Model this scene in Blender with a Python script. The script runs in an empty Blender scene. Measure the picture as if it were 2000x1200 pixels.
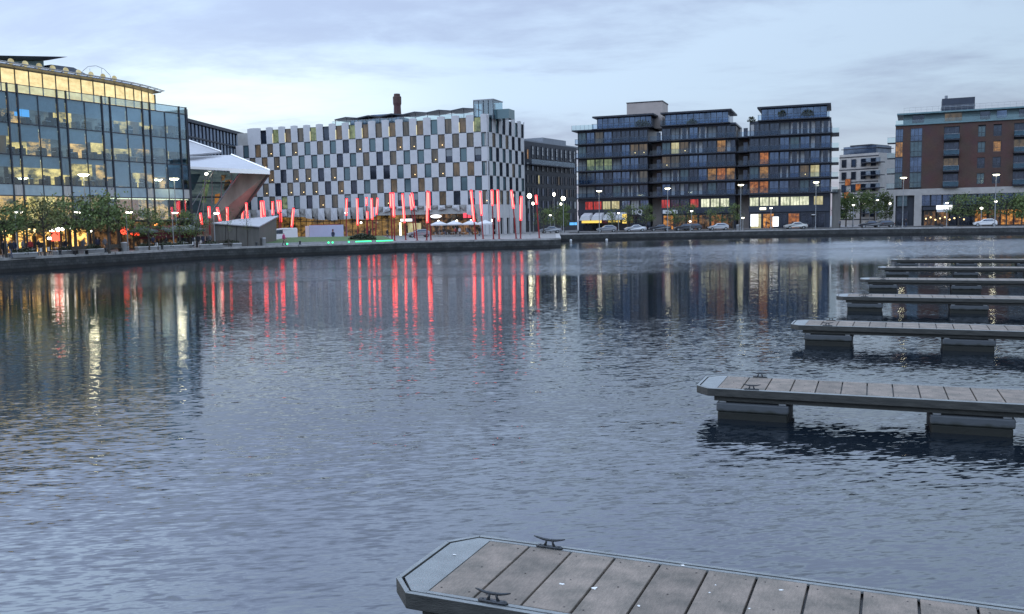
import bpy, math, random
from math import sin, cos, tan, atan, atan2, radians, pi, sqrt
from mathutils import Vector, Matrix, Euler
random.seed(11)
D = bpy.data
scene = bpy.context.scene
col = D.collections.new("place"); scene.collection.children.link(col)

# ------------------------------------------------------------------ camera
FP, CZ = 1750.0, 4.2
PT, RL = atan(169/FP), atan(.018)
fw = Vector((0, cos(PT), -sin(PT)))
r0 = Vector((1, 0, 0)); u0 = Vector((0, sin(PT), cos(PT)))
rt = r0*cos(RL) - u0*sin(RL); up = u0*cos(RL) + r0*sin(RL)
cd = D.cameras.new("camera"); cam = D.objects.new("camera", cd); scene.collection.objects.link(cam)
cd.sensor_width = 36; cd.lens = FP/2000*36; cd.clip_end = 6000; cd.clip_start = .1
M = Matrix((rt, up, -fw)).transposed().to_4x4(); M.translation = (0, 0, CZ)
cam.matrix_world = M
scene.camera = cam

def ray(px, py): return fw + rt*((px-1000)/FP) - up*((py-600)/FP)
def at_z(px, py, z):
    d = ray(px, py); t = (z-CZ)/d.z
    return Vector((d.x*t, d.y*t, z))
def at_Y(px, py, Y):
    d = ray(px, py); t = Y/d.y
    return Vector((d.x*t, Y, CZ+d.z*t))
def ground(px, Y, z=1.4):
    k = (px-1000)/FP; dz = z-CZ
    X = -(Y*(rt.y-k*fw.y) + dz*(rt.z-k*fw.z))/(rt.x-k*fw.x)
    return Vector((X, Y, z))

# ------------------------------------------------------------------ materials
def mat(name, colr=(.5, .5, .5), rough=.6, metal=0, spec=.5, var=0, scale=2.0, var2=None, bump=0, bscale=20, stretch=None,
        emit=None, es=0, sample=True, coat=0, world=False):
    m = D.materials.new(name); m.use_nodes = True
    nt = m.node_tree; b = nt.nodes["Principled BSDF"]
    b.inputs["Base Color"].default_value = (*colr, 1)
    b.inputs["Roughness"].default_value = rough; b.inputs["Metallic"].default_value = metal
    b.inputs["Specular IOR Level"].default_value = spec
    b.inputs["Coat Weight"].default_value = coat
    tc = nt.nodes.new("ShaderNodeTexCoord"); src = tc.outputs["Object"]
    if stretch:
        mp = nt.nodes.new("ShaderNodeMapping"); mp.inputs["Scale"].default_value = stretch
        nt.links.new(src, mp.inputs["Vector"]); src = mp.outputs["Vector"]
    if var or var2:
        n = nt.nodes.new("ShaderNodeTexNoise"); n.inputs["Scale"].default_value = scale; n.inputs["Detail"].default_value = 6
        n.inputs["Roughness"].default_value = .62
        if world: gg = nt.nodes.new("ShaderNodeNewGeometry"); nt.links.new(gg.outputs["Position"], n.inputs["Vector"])
        else: nt.links.new(src, n.inputs["Vector"])
        mr = nt.nodes.new("ShaderNodeMapRange"); mr.inputs[1].default_value = .32; mr.inputs[2].default_value = .68
        nt.links.new(n.outputs["Fac"], mr.inputs["Value"])
        mx = nt.nodes.new("ShaderNodeMix"); mx.data_type = 'RGBA'
        c2 = var2 if var2 else tuple(c*(1-var) for c in colr)
        c1 = tuple(min(1, c*(1+var*.5)) for c in colr)
        mx.inputs["A"].default_value = (*c2, 1); mx.inputs["B"].default_value = (*c1, 1)
        nt.links.new(mr.outputs[0], mx.inputs["Factor"]); nt.links.new(mx.outputs["Result"], b.inputs["Base Color"])
        m["colnode"] = mx.name
    if bump:
        n2 = nt.nodes.new("ShaderNodeTexNoise"); n2.inputs["Scale"].default_value = bscale; n2.inputs["Detail"].default_value = 4
        nt.links.new(src, n2.inputs["Vector"])
        bp = nt.nodes.new("ShaderNodeBump"); bp.inputs["Strength"].default_value = bump; bp.inputs["Distance"].default_value = .02
        nt.links.new(n2.outputs["Fac"], bp.inputs["Height"]); nt.links.new(bp.outputs["Normal"], b.inputs["Normal"])
    if emit:
        b.inputs["Emission Color"].default_value = (*emit, 1); b.inputs["Emission Strength"].default_value = es
    if not sample: m.cycles.emission_sampling = 'NONE'
    return m

def lit(name, c1, c2, es, scale=(1.2, 1.2, .7), sample=False, contrast=(.35, .65), rough=.12):
    """a lit interior behind glass: room light broken up by things in the room"""
    m = D.materials.new(name); m.use_nodes = True; nt = m.node_tree; b = nt.nodes["Principled BSDF"]
    b.inputs["Base Color"].default_value = (.02, .02, .02, 1); b.inputs["Roughness"].default_value = rough
    g = nt.nodes.new("ShaderNodeNewGeometry"); mp = nt.nodes.new("ShaderNodeMapping"); mp.inputs["Scale"].default_value = scale
    nt.links.new(g.outputs["Position"], mp.inputs["Vector"])
    n = nt.nodes.new("ShaderNodeTexNoise"); n.inputs["Scale"].default_value = 1; n.inputs["Detail"].default_value = 5; n.inputs["Roughness"].default_value = .7
    nt.links.new(mp.outputs[0], n.inputs["Vector"])
    r = nt.nodes.new("ShaderNodeMapRange"); r.inputs[1].default_value = contrast[0]; r.inputs[2].default_value = contrast[1]
    nt.links.new(n.outputs["Fac"], r.inputs["Value"])
    mx = nt.nodes.new("ShaderNodeMix"); mx.data_type = 'RGBA'; mx.inputs["A"].default_value = (*c1, 1); mx.inputs["B"].default_value = (*c2, 1)
    nt.links.new(r.outputs[0], mx.inputs["Factor"]); nt.links.new(mx.outputs["Result"], b.inputs["Emission Color"])
    b.inputs["Emission Strength"].default_value = es
    if not sample: m.cycles.emission_sampling = 'NONE'
    return m

def glassy(name, tint, refl=.25, rough=.02, fr=.7):
    m = D.materials.new(name); m.use_nodes = True; nt = m.node_tree; nt.nodes.remove(nt.nodes["Principled BSDF"])
    o = nt.nodes["Material Output"]
    t = nt.nodes.new("ShaderNodeBsdfTransparent"); t.inputs[0].default_value = (*tint, 1)
    gl = nt.nodes.new("ShaderNodeBsdfGlossy"); gl.inputs["Color"].default_value = (.85, .92, 1, 1); gl.inputs["Roughness"].default_value = rough
    lw = nt.nodes.new("ShaderNodeLayerWeight"); lw.inputs["Blend"].default_value = .35
    ma = nt.nodes.new("ShaderNodeMath"); ma.operation = 'MULTIPLY_ADD'; ma.inputs[1].default_value = fr; ma.inputs[2].default_value = refl
    ma.use_clamp = True
    nt.links.new(lw.outputs["Fresnel"], ma.inputs[0])
    mx = nt.nodes.new("ShaderNodeMixShader")
    nt.links.new(ma.outputs[0], mx.inputs[0]); nt.links.new(t.outputs[0], mx.inputs[1]); nt.links.new(gl.outputs[0], mx.inputs[2])
    nt.links.new(mx.outputs[0], o.inputs["Surface"])
    return m

MT = dict(
 plaster=mat("pale_precast", (.49, .49, .50), .7, var=.08, scale=.8, bump=.2, bscale=6),
 soffit=mat("grey_precast", (.36, .35, .33), .7, var=.2, scale=.5),
 darkframe=mat("dark_frame", (.035, .042, .055), .4),
 zinc=mat("zinc_cladding", (.034, .043, .064), .35, metal=.3, var=.25, scale=.6),
 slab=mat("slab_edge", (.014, .019, .031), .5, var=.25, scale=.7),
 balglass=glassy("balustrade_glass", (.78, .85, .92), .01, .05, .3),
 glass=mat("dark_window_glass", (.075, .09, .12), .08, metal=.75, var=.55, scale=.5),
 glassb=mat("blue_window_glass", (.13, .18, .27), .08, metal=.75, var=.5, scale=.5),
 teal=mat("teal_window_glass", (.11, .17, .19), .1, metal=.4),
 blind=mat("grey_blind", (.22, .24, .25), .8, var=.2, scale=3, stretch=(8, 8, .2)),
 curtain=mat("pale_curtain", (.42, .42, .42), .8, var=.35, scale=3, stretch=(6, 6, .3)),
 beige=mat("beige_render", (.38, .33, .30), .8, var=.12, scale=.5),
 palestone=mat("pale_stone", (.36, .34, .32), .8, var=.15, scale=.8),
 coping=mat("granite_coping", (.33, .32, .31), .7, var=.35, scale=1.5, bump=.3, bscale=8),
 quaywall=mat("wet_quay_stone", (.055, .058, .06), .75, var2=(.012, .015, .015), scale=.6, stretch=(1, 1, 2.5), bump=.8, bscale=3),
 paving=mat("promenade_paving", (.2, .19, .185), .75, var=.25, scale=.7),
 land=mat("far_ground", (.1, .1, .095), .9, var=.3, scale=.05),
 asphalt=mat("asphalt", (.05, .05, .052), .85, var=.25, scale=1.2),
 whitepaint=mat("road_paint", (.6, .6, .58), .7, var=.2, scale=3),
 black=mat("black_metal", (.02, .02, .022), .5),
 steel=mat("grey_steel", (.3, .31, .32), .4, metal=.6),
 polegrey=mat("painted_pole", (.25, .26, .27), .5, metal=.3),
 rubber=mat("tyre_rubber", (.02, .02, .02), .8),
 metalroof=mat("metal_roof", (.31, .31, .33), .5, metal=.2, var=.1, scale=.8),
 whitemetal=mat("white_fascia_glow", (.95, .95, .93), .4, emit=(1, 1, .97), es=.08, sample=False),  # slight glow added to brighten the fascia, which is no lamp
 brownwall=mat("bronze_cladding", (.47, .40, .33), .6, var=.25, scale=.7, stretch=(1, 1, .3)),
 kiosk=mat("kiosk_cladding", (.12, .115, .105), .6, var=.25, scale=1.2, stretch=(2, 2, .3)),
 redpole=mat("red_painted_steel", (.22, .015, .015), .4),
 redlight=mat("red_light_tube", (.6, .1, .1), .4, emit=(1, .028, .035), es=3.4),
 redcore=mat("red_light_core", (.6, .1, .1), .4, emit=(1, .24, .19), es=2.8, sample=False),
 lampw=mat("lamp_lens", (.8, .8, .7), .4, emit=(1, .93, .6), es=34),
 lampf=mat("far_lamp_lens", (.8, .8, .7), .4, emit=(1, .93, .62), es=13),
 lamps=mat("small_lamp_lens", (.8, .8, .7), .4, emit=(1, .95, .8), es=9),
 warmbulb=mat("warm_bulb", (.8, .6, .3), .4, emit=(1, .7, .3), es=3, sample=False),
 greenled=mat("green_led", (.1, .6, .3), .4, emit=(.02, 1, .28), es=2.2),
 redglow=mat("red_heater_glow", (.6, .1, .1), .4, emit=(1, .07, .03), es=3.0, sample=False),
 orangeglow=mat("orange_glow", (.6, .3, .1), .4, emit=(1, .35, .06), es=2.2, sample=False),
 screen=mat("blue_screen", (.1, .2, .4), .4, emit=(.12, .5, 1), es=1.0, sample=False),
 signw=mat("white_light_sign", (.8, .8, .8), .4, emit=(1, .97, .93), es=1.3, sample=False),
 signy=mat("yellow_light_sign", (.8, .6, .1), .4, emit=(1, .6, .12), es=.8, sample=False),
 signr=mat("red_light_sign", (.6, .1, .1), .4, emit=(1, .04, .08), es=.9, sample=False),
 ceilight=mat("ceiling_strip_light", (.8, .8, .7), .4, emit=(1, .9, .55), es=2.2, sample=False),
 grass=mat("lawn", (.06, .12, .03), .95, var=.5, scale=4),
 hedge=mat("hedge_leaves", (.05, .06, .035), .9, var=.5, scale=5),
 bark=mat("bark", (.07, .06, .05), .9, var=.3, scale=6),
 canvas=mat("grey_canvas", (.1, .12, .12), .8, var=.15, scale=2),
 canvasred=mat("dark_red_canvas", (.10, .012, .015), .8, var=.2, scale=2),
 canvaswhite=mat("pale_canvas", (.55, .55, .56), .8),
 chairw=mat("white_plastic", (.6, .6, .6), .5),
 planter=mat("concrete_planter", (.22, .22, .22), .8, var=.2, scale=2),
 hoarding=mat("hoarding_panel", (.42, .48, .62), .6, var=.06, scale=1),
 tealpanel=mat("teal_cladding", (.13, .22, .24), .4, var=.2, scale=.5),
 tealglass=mat("teal_spandrel", (.11, .16, .18), .15, metal=.5, var=.3, scale=.6),
 rooflv=mat("roof_louvre", (.2, .22, .25), .5, metal=.3, var=.15, scale=1),
 galv=mat("galvanised_frame", (.2, .205, .2), .5, metal=.35, var=.4, scale=5, bump=.3, bscale=30),
 tread=mat("tread_plate", (.21, .225, .225), .45, metal=.35, var=.22, scale=3, bump=.6, bscale=90),
 sideboard=mat("weathered_side_board", (.055, .055, .05), .8, var2=(.02, .022, .02), scale=3, stretch=(1, 4, 5), bump=.5, bscale=20),
 iron=mat("cleat_iron", (.04, .045, .05), .45, metal=.5, var=.4, scale=14, bump=.4, bscale=60),
 dropping=mat("bird_dropping", (.62, .62, .6), .8, var=.3, scale=40),
 bolt=mat("bolt_head", (.06, .05, .045), .6, metal=.3),
)
def quay_mat():
    m = mat("wet_quay_stone", (.055, .058, .06), .75, var2=(.016, .019, .018), scale=.7, bump=.6, bscale=3); nt = m.node_tree; b = nt.nodes["Principled BSDF"]; mx = nt.nodes[m["colnode"]]
    tc = nt.nodes.new("ShaderNodeTexCoord"); sp = nt.nodes.new("ShaderNodeSeparateXYZ"); nt.links.new(tc.outputs["Object"], sp.inputs[0])
    ad_ = nt.nodes.new("ShaderNodeMath"); ad_.operation = 'ADD'; nt.links.new(sp.outputs[0], ad_.inputs[0]); nt.links.new(sp.outputs[1], ad_.inputs[1])
    cx_ = nt.nodes.new("ShaderNodeCombineXYZ"); nt.links.new(ad_.outputs[0], cx_.inputs[0]); nt.links.new(sp.outputs[2], cx_.inputs[1])
    br = nt.nodes.new("ShaderNodeTexBrick"); br.inputs["Scale"].default_value = .8; br.inputs["Color1"].default_value = (1.35, 1.3, 1.25, 1); br.inputs["Color2"].default_value = (.8, .82, .85, 1); br.inputs["Mortar"].default_value = (.4, .4, .4, 1); br.inputs["Mortar Size"].default_value = .02
    nt.links.new(cx_.outputs[0], br.inputs["Vector"])
    m1 = nt.nodes.new("ShaderNodeMix"); m1.data_type = 'RGBA'; m1.blend_type = 'MULTIPLY'; m1.inputs["Factor"].default_value = 1; nt.links.new(mx.outputs["Result"], m1.inputs["A"]); nt.links.new(br.outputs["Color"], m1.inputs["B"])
    n = nt.nodes.new("ShaderNodeTexNoise"); n.inputs["Scale"].default_value = .9; nt.links.new(tc.outputs["Object"], n.inputs["Vector"])
    tz = nt.nodes.new("ShaderNodeMath"); tz.operation = 'MULTIPLY_ADD'; tz.inputs[1].default_value = .35; nt.links.new(n.outputs["Fac"], tz.inputs[0]); nt.links.new(sp.outputs[2], tz.inputs[2])
    r = nt.nodes.new("ShaderNodeMapRange"); r.inputs[1].default_value = .45; r.inputs[2].default_value = .7; r.inputs[3].default_value = .28; r.inputs[4].default_value = 1; nt.links.new(tz.outputs[0], r.inputs["Value"])
    vm = nt.nodes.new("ShaderNodeVectorMath"); vm.operation = 'SCALE'; nt.links.new(m1.outputs["Result"], vm.inputs[0]); nt.links.new(r.outputs[0], vm.inputs["Scale"]); nt.links.new(vm.outputs[0], b.inputs["Base Color"])
    return m
MT['quaywall'] = quay_mat()
# brick
def brick_mat():
    m = mat("red_brick", (.12, .05, .035), .85); nt = m.node_tree; b = nt.nodes["Principled BSDF"]
    tc = nt.nodes.new("ShaderNodeTexCoord"); mp = nt.nodes.new("ShaderNodeMapping"); mp.inputs["Rotation"].default_value = (radians(90), 0, 0)
    br = nt.nodes.new("ShaderNodeTexBrick"); br.inputs["Scale"].default_value = 2.2
    br.inputs["Color1"].default_value = (.098, .054, .042, 1); br.inputs["Color2"].default_value = (.07, .037, .03, 1); br.inputs["Mortar"].default_value = (.10, .075, .065, 1)
    br.inputs["Mortar Size"].default_value = .012
    nt.links.new(tc.outputs["Object"], mp.inputs[0]); nt.links.new(mp.outputs[0], br.inputs["Vector"])
    n = nt.nodes.new("ShaderNodeTexNoise"); n.inputs["Scale"].default_value = .35; n.inputs["Detail"].default_value = 5
    nt.links.new(tc.outputs["Object"], n.inputs["Vector"])
    mx = nt.nodes.new("ShaderNodeMix"); mx.data_type = 'RGBA'; mx.blend_type = 'MULTIPLY'; mx.inputs["Factor"].default_value = .6
    nt.links.new(br.outputs["Color"], mx.inputs["A"]); nt.links.new(n.outputs["Color"], mx.inputs["B"])
    g = nt.nodes.new("ShaderNodeMix"); g.data_type = 'RGBA'; g.blend_type = 'ADD'; g.inputs["Factor"].default_value = 1; g.inputs["B"].default_value = (.012, .005, .004, 1)
    nt.links.new(mx.outputs["Result"], g.inputs["A"]); nt.links.new(g.outputs["Result"], b.inputs["Base Color"])
    return m
MT['brick'] = brick_mat()
# deck boards: grey-brown weathered ply with blotches and grain
def deck_mat():
    m = mat("weathered_deck_board", (.235, .188, .153), .8, var2=(.11, .096, .078), scale=3.1, bump=.5, bscale=45, world=True)
    nt = m.node_tree; b = nt.nodes["Principled BSDF"]; mx = nt.nodes[m["colnode"]]
    tc = nt.nodes.new("ShaderNodeTexCoord"); mp = nt.nodes.new("ShaderNodeMapping"); mp.inputs["Scale"].default_value = (14, 2.4, 1)
    n = nt.nodes.new("ShaderNodeTexNoise"); n.inputs["Scale"].default_value = 3; n.inputs["Detail"].default_value = 8; n.inputs["Roughness"].default_value = .75
    nt.links.new(tc.outputs["Object"], mp.inputs[0]); nt.links.new(mp.outputs[0], n.inputs["Vector"])
    r = nt.nodes.new("ShaderNodeMapRange"); r.inputs[1].default_value = .3; r.inputs[2].default_value = .7; r.inputs[3].default_value = .72; r.inputs[4].default_value = 1.12
    nt.links.new(n.outputs["Fac"], r.inputs["Value"])
    # each board its own tone
    sx = nt.nodes.new("ShaderNodeSeparateXYZ"); nt.links.new(tc.outputs["Object"], sx.inputs[0])
    dv = nt.nodes.new("ShaderNodeMath"); dv.operation = 'MULTIPLY_ADD'; dv.inputs[1].default_value = 1/.485; dv.inputs[2].default_value = -.455/.485
    fl = nt.nodes.new("ShaderNodeMath"); fl.operation = 'FLOOR'; wn = nt.nodes.new("ShaderNodeTexWhiteNoise"); wn.noise_dimensions = '1D'
    nt.links.new(sx.outputs[0], dv.inputs[0]); nt.links.new(dv.outputs[0], fl.inputs[0]); nt.links.new(fl.outputs[0], wn.inputs["W"])
    r2 = nt.nodes.new("ShaderNodeMapRange"); r2.inputs[3].default_value = .86; r2.inputs[4].default_value = 1.12; nt.links.new(wn.outputs["Value"], r2.inputs["Value"])
    mu = nt.nodes.new("ShaderNodeMath"); mu.operation = 'MULTIPLY'; nt.links.new(r.outputs[0], mu.inputs[0]); nt.links.new(r2.outputs[0], mu.inputs[1])
    vm = nt.nodes.new("ShaderNodeVectorMath"); vm.operation = 'SCALE'
    nt.links.new(mx.outputs["Result"], vm.inputs[0]); nt.links.new(mu.outputs[0], vm.inputs["Scale"]); nt.links.new(vm.outputs[0], b.inputs["Base Color"])
    return m
MT['deck'] = deck_mat()
# float: pale above, dark weed and wet below
def float_mat():
    m = mat("concrete_float", (.2, .215, .225), .7, bump=.4, bscale=12); nt = m.node_tree; b = nt.nodes["Principled BSDF"]
    tc = nt.nodes.new("ShaderNodeTexCoord"); sp = nt.nodes.new("ShaderNodeSeparateXYZ"); nt.links.new(tc.outputs["Object"], sp.inputs[0])
    n = nt.nodes.new("ShaderNodeTexNoise"); n.inputs["Scale"].default_value = 5; n.inputs["Detail"].default_value = 5; nt.links.new(tc.outputs["Object"], n.inputs["Vector"])
    a = nt.nodes.new("ShaderNodeMath"); a.operation = 'MULTIPLY_ADD'; a.inputs[1].default_value = .14; nt.links.new(n.outputs["Fac"], a.inputs[0]); nt.links.new(sp.outputs[2], a.inputs[2])
    cr = nt.nodes.new("ShaderNodeValToRGB"); e = cr.color_ramp.elements
    e[0].position = .19; e[0].color = (.008, .009, .006, 1); e[1].position = .31; e[1].color = (.06, .068, .076, 1)
    x = e.new(.235); x.color = (.016, .019, .014, 1)
    nt.links.new(a.outputs[0], cr.inputs[0]); nt.links.new(cr.outputs[0], b.inputs["Base Color"])
    return m
MT['float'] = float_mat()
LIT = dict(
 warm=lit("lit_window_warm", (.10, .05, .02), (1, .50, .16), .45, (.9, .9, 1.1)),
 warmdim=lit("lit_window_amber", (.11, .09, .07), (.36, .26, .155), .36, (1.1, 1.1, .5)),
 dim=lit("dim_curtained_window", (.05, .05, .05), (.17, .155, .13), .55, (1.4, 1.4, .3)),
 orange=lit("lit_window_orange", (.12, .03, .01), (1, .34, .09), .5, (1.5, 1.5, 1.5)),
 yellow=lit("lit_window_yellow", (.5, .42, .18), (1, .93, .55), .62, (.8, .8, .5)),
 penth=lit("lit_penthouse_glass", (.62, .46, .20), (1, .84, .45), 1.25, (.8, .8, 1.6), contrast=(.3, .68)),
 pale=lit("lit_window_pale", (.28, .32, .20), (1, 1, .74), 1.15, (1.1, 1.1, .6)),
 green=lit("lit_window_green", (.06, .09, .05), (.42, .52, .26), .55, (.8, .8, .8)),
 lobby=lit("lit_lobby", (.03, .02, .008), (.85, .48, .12), .42, (.5, .5, .9), contrast=(.38, .66)),
 terrace=lit("lit_terrace", (.02, .016, .012), (.6, .3, .12), .5, (.9, .9, .9), contrast=(.45, .7)),
 shop=lit("lit_shop", (.05, .015, .005), (1, .42, .09), .85, (.6, .6, 1), contrast=(.42, .62)),
 rest=lit("lit_restaurant", (.06, .025, .006), (1, .58, .15), 2.8, (1.0, 1.0, 1.5), True, contrast=(.44, .64)),
 redwin=lit("lit_window_red", (.2, .01, .01), (1, .10, .09), .8, (1.5, 1.5, .4)),
 offwarm=lit("office_room_warm", (.05, .055, .05), (1, .52, .15), 1.7, (.5, .5, 1.1), contrast=(.42, .62)),
 offyel=lit("office_room_yellow", (.10, .075, .03), (1, .66, .2), 1.8, (.5, .5, 1.0), contrast=(.4, .62)),
 offdim=lit("office_room_dim", (.03, .045, .06), (.16, .19, .2), .8, (.4, .4, 1)),
 orangewall=lit("orange_wall", (.4, .12, .02), (1, .36, .06), .6, (.3, .3, .3)),
)
GL = dict(off=glassy("office_glass", (.78, .88, .93), .05, .02, .42), rail=glassy("rail_glass", (.85, .92, .92), .03), atr=glassy("atrium_glass", (.75, .85, .8), .04),
          lift=glassy("lift_glass", (.6, .75, .8), .2))
PANELGLOW = mat("office_panel_glow", (.23, .30, .35), .8, var=.2, scale=1.2, emit=(.26, .36, .42), es=.13, sample=False)  # self-lit: glow lightens office blinds and spandrels, neither a lamp

# ------------------------------------------------------------------ mesh builder
class MB:
    def __init__(s): s.v = []; s.f = []; s.m = []; s.mats = []
    def mi(s, m):
        if m not in s.mats: s.mats.append(m)
        return s.mats.index(m)
    def poly(s, pts, m):
        b = len(s.v); s.v += [tuple(p) for p in pts]; s.f.append(tuple(range(b, b+len(pts)))); s.m.append(s.mi(m))
    def box(s, x0, x1, y0, y1, z0, z1, m):
        if x0 > x1: x0, x1 = x1, x0
        if y0 > y1: y0, y1 = y1, y0
        b = len(s.v); k = s.mi(m)
        s.v += [(x0, y0, z0), (x1, y0, z0), (x1, y1, z0), (x0, y1, z0), (x0, y0, z1), (x1, y0, z1), (x1, y1, z1), (x0, y1, z1)]
        for q in ((3, 2, 1, 0), (4, 5, 6, 7), (0, 1, 5, 4), (1, 2, 6, 5), (2, 3, 7, 6), (3, 0, 4, 7)):
            s.f.append(tuple(b+i for i in q)); s.m.append(k)
        return s
    def prism(s, base, top, m, mtop=None):
        n = len(base); b = len(s.v); k = s.mi(m); kt = s.mi(mtop or m)
        s.v += [tuple(p) for p in base] + [tuple(p) for p in top]
        s.f.append(tuple(b+i for i in reversed(range(n)))); s.m.append(k)
        s.f.append(tuple(b+n+i for i in range(n))); s.m.append(kt)
        for i in range(n):
            j = (i+1) % n
            s.f.append((b+i, b+j, b+n+j, b+n+i)); s.m.append(k)
        return s
    def tube(s, pts, rads, m, n=8, cap=True):
        pts = [Vector(p) for p in pts]
        if not isinstance(rads, (list, tuple)): rads = [rads]*len(pts)
        b = len(s.v); k = s.mi(m); prev = None
        for i, p in enumerate(pts):
            t = (pts[min(i+1, len(pts)-1)] - pts[max(i-1, 0)]).normalized()
            a = prev if prev and abs(prev.dot(t)) < .95 else (Vector((1, 0, 0)) if abs(t.x) < .8 else Vector((0, 1, 0)))
            x = (a - t*a.dot(t)).normalized(); y = t.cross(x); prev = x
            for j in range(n):
                an = 2*pi*j/n; q = p + (x*cos(an)+y*sin(an))*rads[i]; s.v.append(tuple(q))
        for i in range(len(pts)-1):
            for j in range(n):
                s.f.append((b+i*n+j, b+i*n+(j+1) % n, b+(i+1)*n+(j+1) % n, b+(i+1)*n+j)); s.m.append(k)
        if cap:
            s.f.append(tuple(b+j for j in reversed(range(n)))); s.m.append(k)
            e = b+(len(pts)-1)*n; s.f.append(tuple(e+j for j in range(n))); s.m.append(k)
        return s
    def bar(s, a, b, w, m): return s.tube([a, b], w, m, n=4)
    def ball(s, c, r, m, n=10, h=6, sz=1.0):
        c = Vector(c); pts = []; rr = []
        for i in range(h+1):
            t = -pi/2 + pi*i/h; pts.append((c.x, c.y, c.z+sin(t)*r*sz)); rr.append(max(cos(t)*r, r*.02))
        return s.tube(pts, rr, m, n)
    def mesh(s, name, smooth=False):
        me = D.meshes.new(name); me.from_pydata(s.v, [], s.f)
        for m in s.mats: me.materials.append(m)
        me.polygons.foreach_set("material_index", s.m)
        if smooth: me.polygons.foreach_set("use_smooth", [True]*len(me.polygons))
        me.update(); return me
    def build(s, name, parent=None, smooth=False, loc=None):
        return link(name, s.mesh(name, smooth), parent, loc)

def link(name, me, parent=None, loc=None, rz=0):
    o = D.objects.new(name, me); col.objects.link(o)
    if parent: o.parent = parent
    if loc is not None: o.location = loc
    if rz: o.rotation_euler[2] = rz
    return o
def tag(o, label=None, cat=None, group=None, kind=None):
    if label: o['label'] = label
    if cat: o['category'] = cat
    if group: o['group'] = group
    if kind: o['kind'] = kind
    return o
def thing(name, label, cat, loc=(0, 0, 0), rz=0, group=None):
    o = D.objects.new(name, None); col.objects.link(o); o.location = loc; o.rotation_euler = (0, 0, rz); o.empty_display_size = .3
    return tag(o, label, cat, group)
def copy_tree(o, parent=None):
    c = o.copy(); col.objects.link(c)
    if parent: c.parent = parent
    for ch in o.children: copy_tree(ch, c)
    return c
def smooth_ang(o):
    o.data.polygons.foreach_set("use_smooth", [True]*len(o.data.polygons))
def bevel(o, w=.02, seg=2):
    m = o.modifiers.new("bevel", 'BEVEL'); m.width = w; m.segments = seg; m.limit_method = 'ANGLE'; m.angle_limit = radians(40)

# ------------------------------------------------------------------ ground, quay, water
QUAY = [(-150, -1.2), (-92, -1.2), (-72, 28), (-49.6, 87), (-39, 114), (-18.3, 128.5), (-16.8, 131.5), (5.9, 134.5), (7.6, 137), (9.5, 176.5), (26, 178), (69, 178.5), (95, 166), (150, 140), (150, -1.2)]
basin = QUAY[1:]
import bmesh
def sheet(name, outer, inner, z, m):
    bm = bmesh.new(); ed = []
    for ring in (outer, inner):
        vs = [bm.verts.new((x, y, z)) for x, y in ring]
        for i in range(len(vs)): ed.append(bm.edges.new((vs[i], vs[(i+1) % len(vs)])))
    bmesh.ops.triangle_fill(bm, use_beauty=True, edges=ed)
    for f in bm.faces:
        if f.normal.z < 0: f.normal_flip()
    me = D.meshes.new(name); bm.to_mesh(me); bm.free(); me.materials.append(m)
    return link(name, me)
tag(sheet("ground", [(-2500, -2500), (2500, -2500), (2500, 2500), (-2500, 2500)], basin, 1.4, MT['paving']), kind="structure")
# quay wall and coping
def offset_pts(pts, d):
    out = []
    for i, p in enumerate(pts):
        a = Vector(pts[i-1]); b = Vector(p); c = Vector(pts[(i+1) % len(pts)])
        n1 = Vector(((b-a).y, -(b-a).x)).normalized(); n2 = Vector(((c-b).y, -(c-b).x)).normalized()
        n = (n1+n2).normalized(); out.append(tuple(b + n*(d/max(.5, n.dot(n1)))))
    return out
outw = offset_pts(basin, -.7)    # outwards onto land
inw = offset_pts(basin, .06)
wall = MB(); n = len(basin)
for i in range(n):
    j = (i+1) % n
    a, b_ = basin[i], basin[j]
    wall.poly([(*a, -3), (*b_, -3), (*b_, 1.22), (*a, 1.22)], MT['quaywall'])
wo = wall.build("quay_wall"); tag(wo, "dark wet stone quay wall running all round the dock basin", "quay wall")
cop = MB()
def lerp(a, b, t): return (a[0]+(b[0]-a[0])*t, a[1]+(b[1]-a[1])*t)
for i in range(n):
    j = (i+1) % n
    L = (Vector(basin[i])-Vector(basin[j])).length; k = max(1, int(L/11))
    for q in range(k):
        t0, t1 = q/k, (q+1)/k - .06/L*k if q < k-1 else 1
        t1 = (q+1)/k - (.10/L if q < k-1 else 0)
        p = [lerp(inw[i], inw[j], t0), lerp(inw[i], inw[j], t1), lerp(outw[i], outw[j], t1), lerp(outw[i], outw[j], t0)]
        cop.prism([(x, y, 1.2) for x, y in p], [(x, y, 1.46) for x, y in p], MT['coping'])
cop.build("coping", wo)

# road behind the far quay with kerb and pavement
def strip(name, p, q, w0, w1, z, m, label=None):
    p, q = Vector(p), Vector(q); d = (q-p).normalized(); nn = Vector((-d.y, d.x))
    pts = [p+nn*w0, q+nn*w0, q+nn*w1, p+nn*w1]
    mb = MB(); mb.prism([(v.x, v.y, z-.05) for v in pts], [(v.x, v.y, z) for v in pts], m); return tag(mb.build(name), kind="structure")
strip("road", (12, 183), (88, 179), 0, 7, 1.408, MT['asphalt'])
strip("road", (88, 176.5), (150, 151), 0, 7, 1.408, MT['asphalt'])
strip("pavement", (12, 183), (88, 179), 7, 16, 1.53, MT['paving'])
# painted line on the road
mb = MB()
for i in range(16):
    x = 15+i*4.6; y = 186.3-(x-12)*4/76
    mb.box(x, x+2.2, y, y+.12, 1.406, 1.413, MT['whitepaint'])
tag(mb.build("road_marking"), kind="structure")

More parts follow.
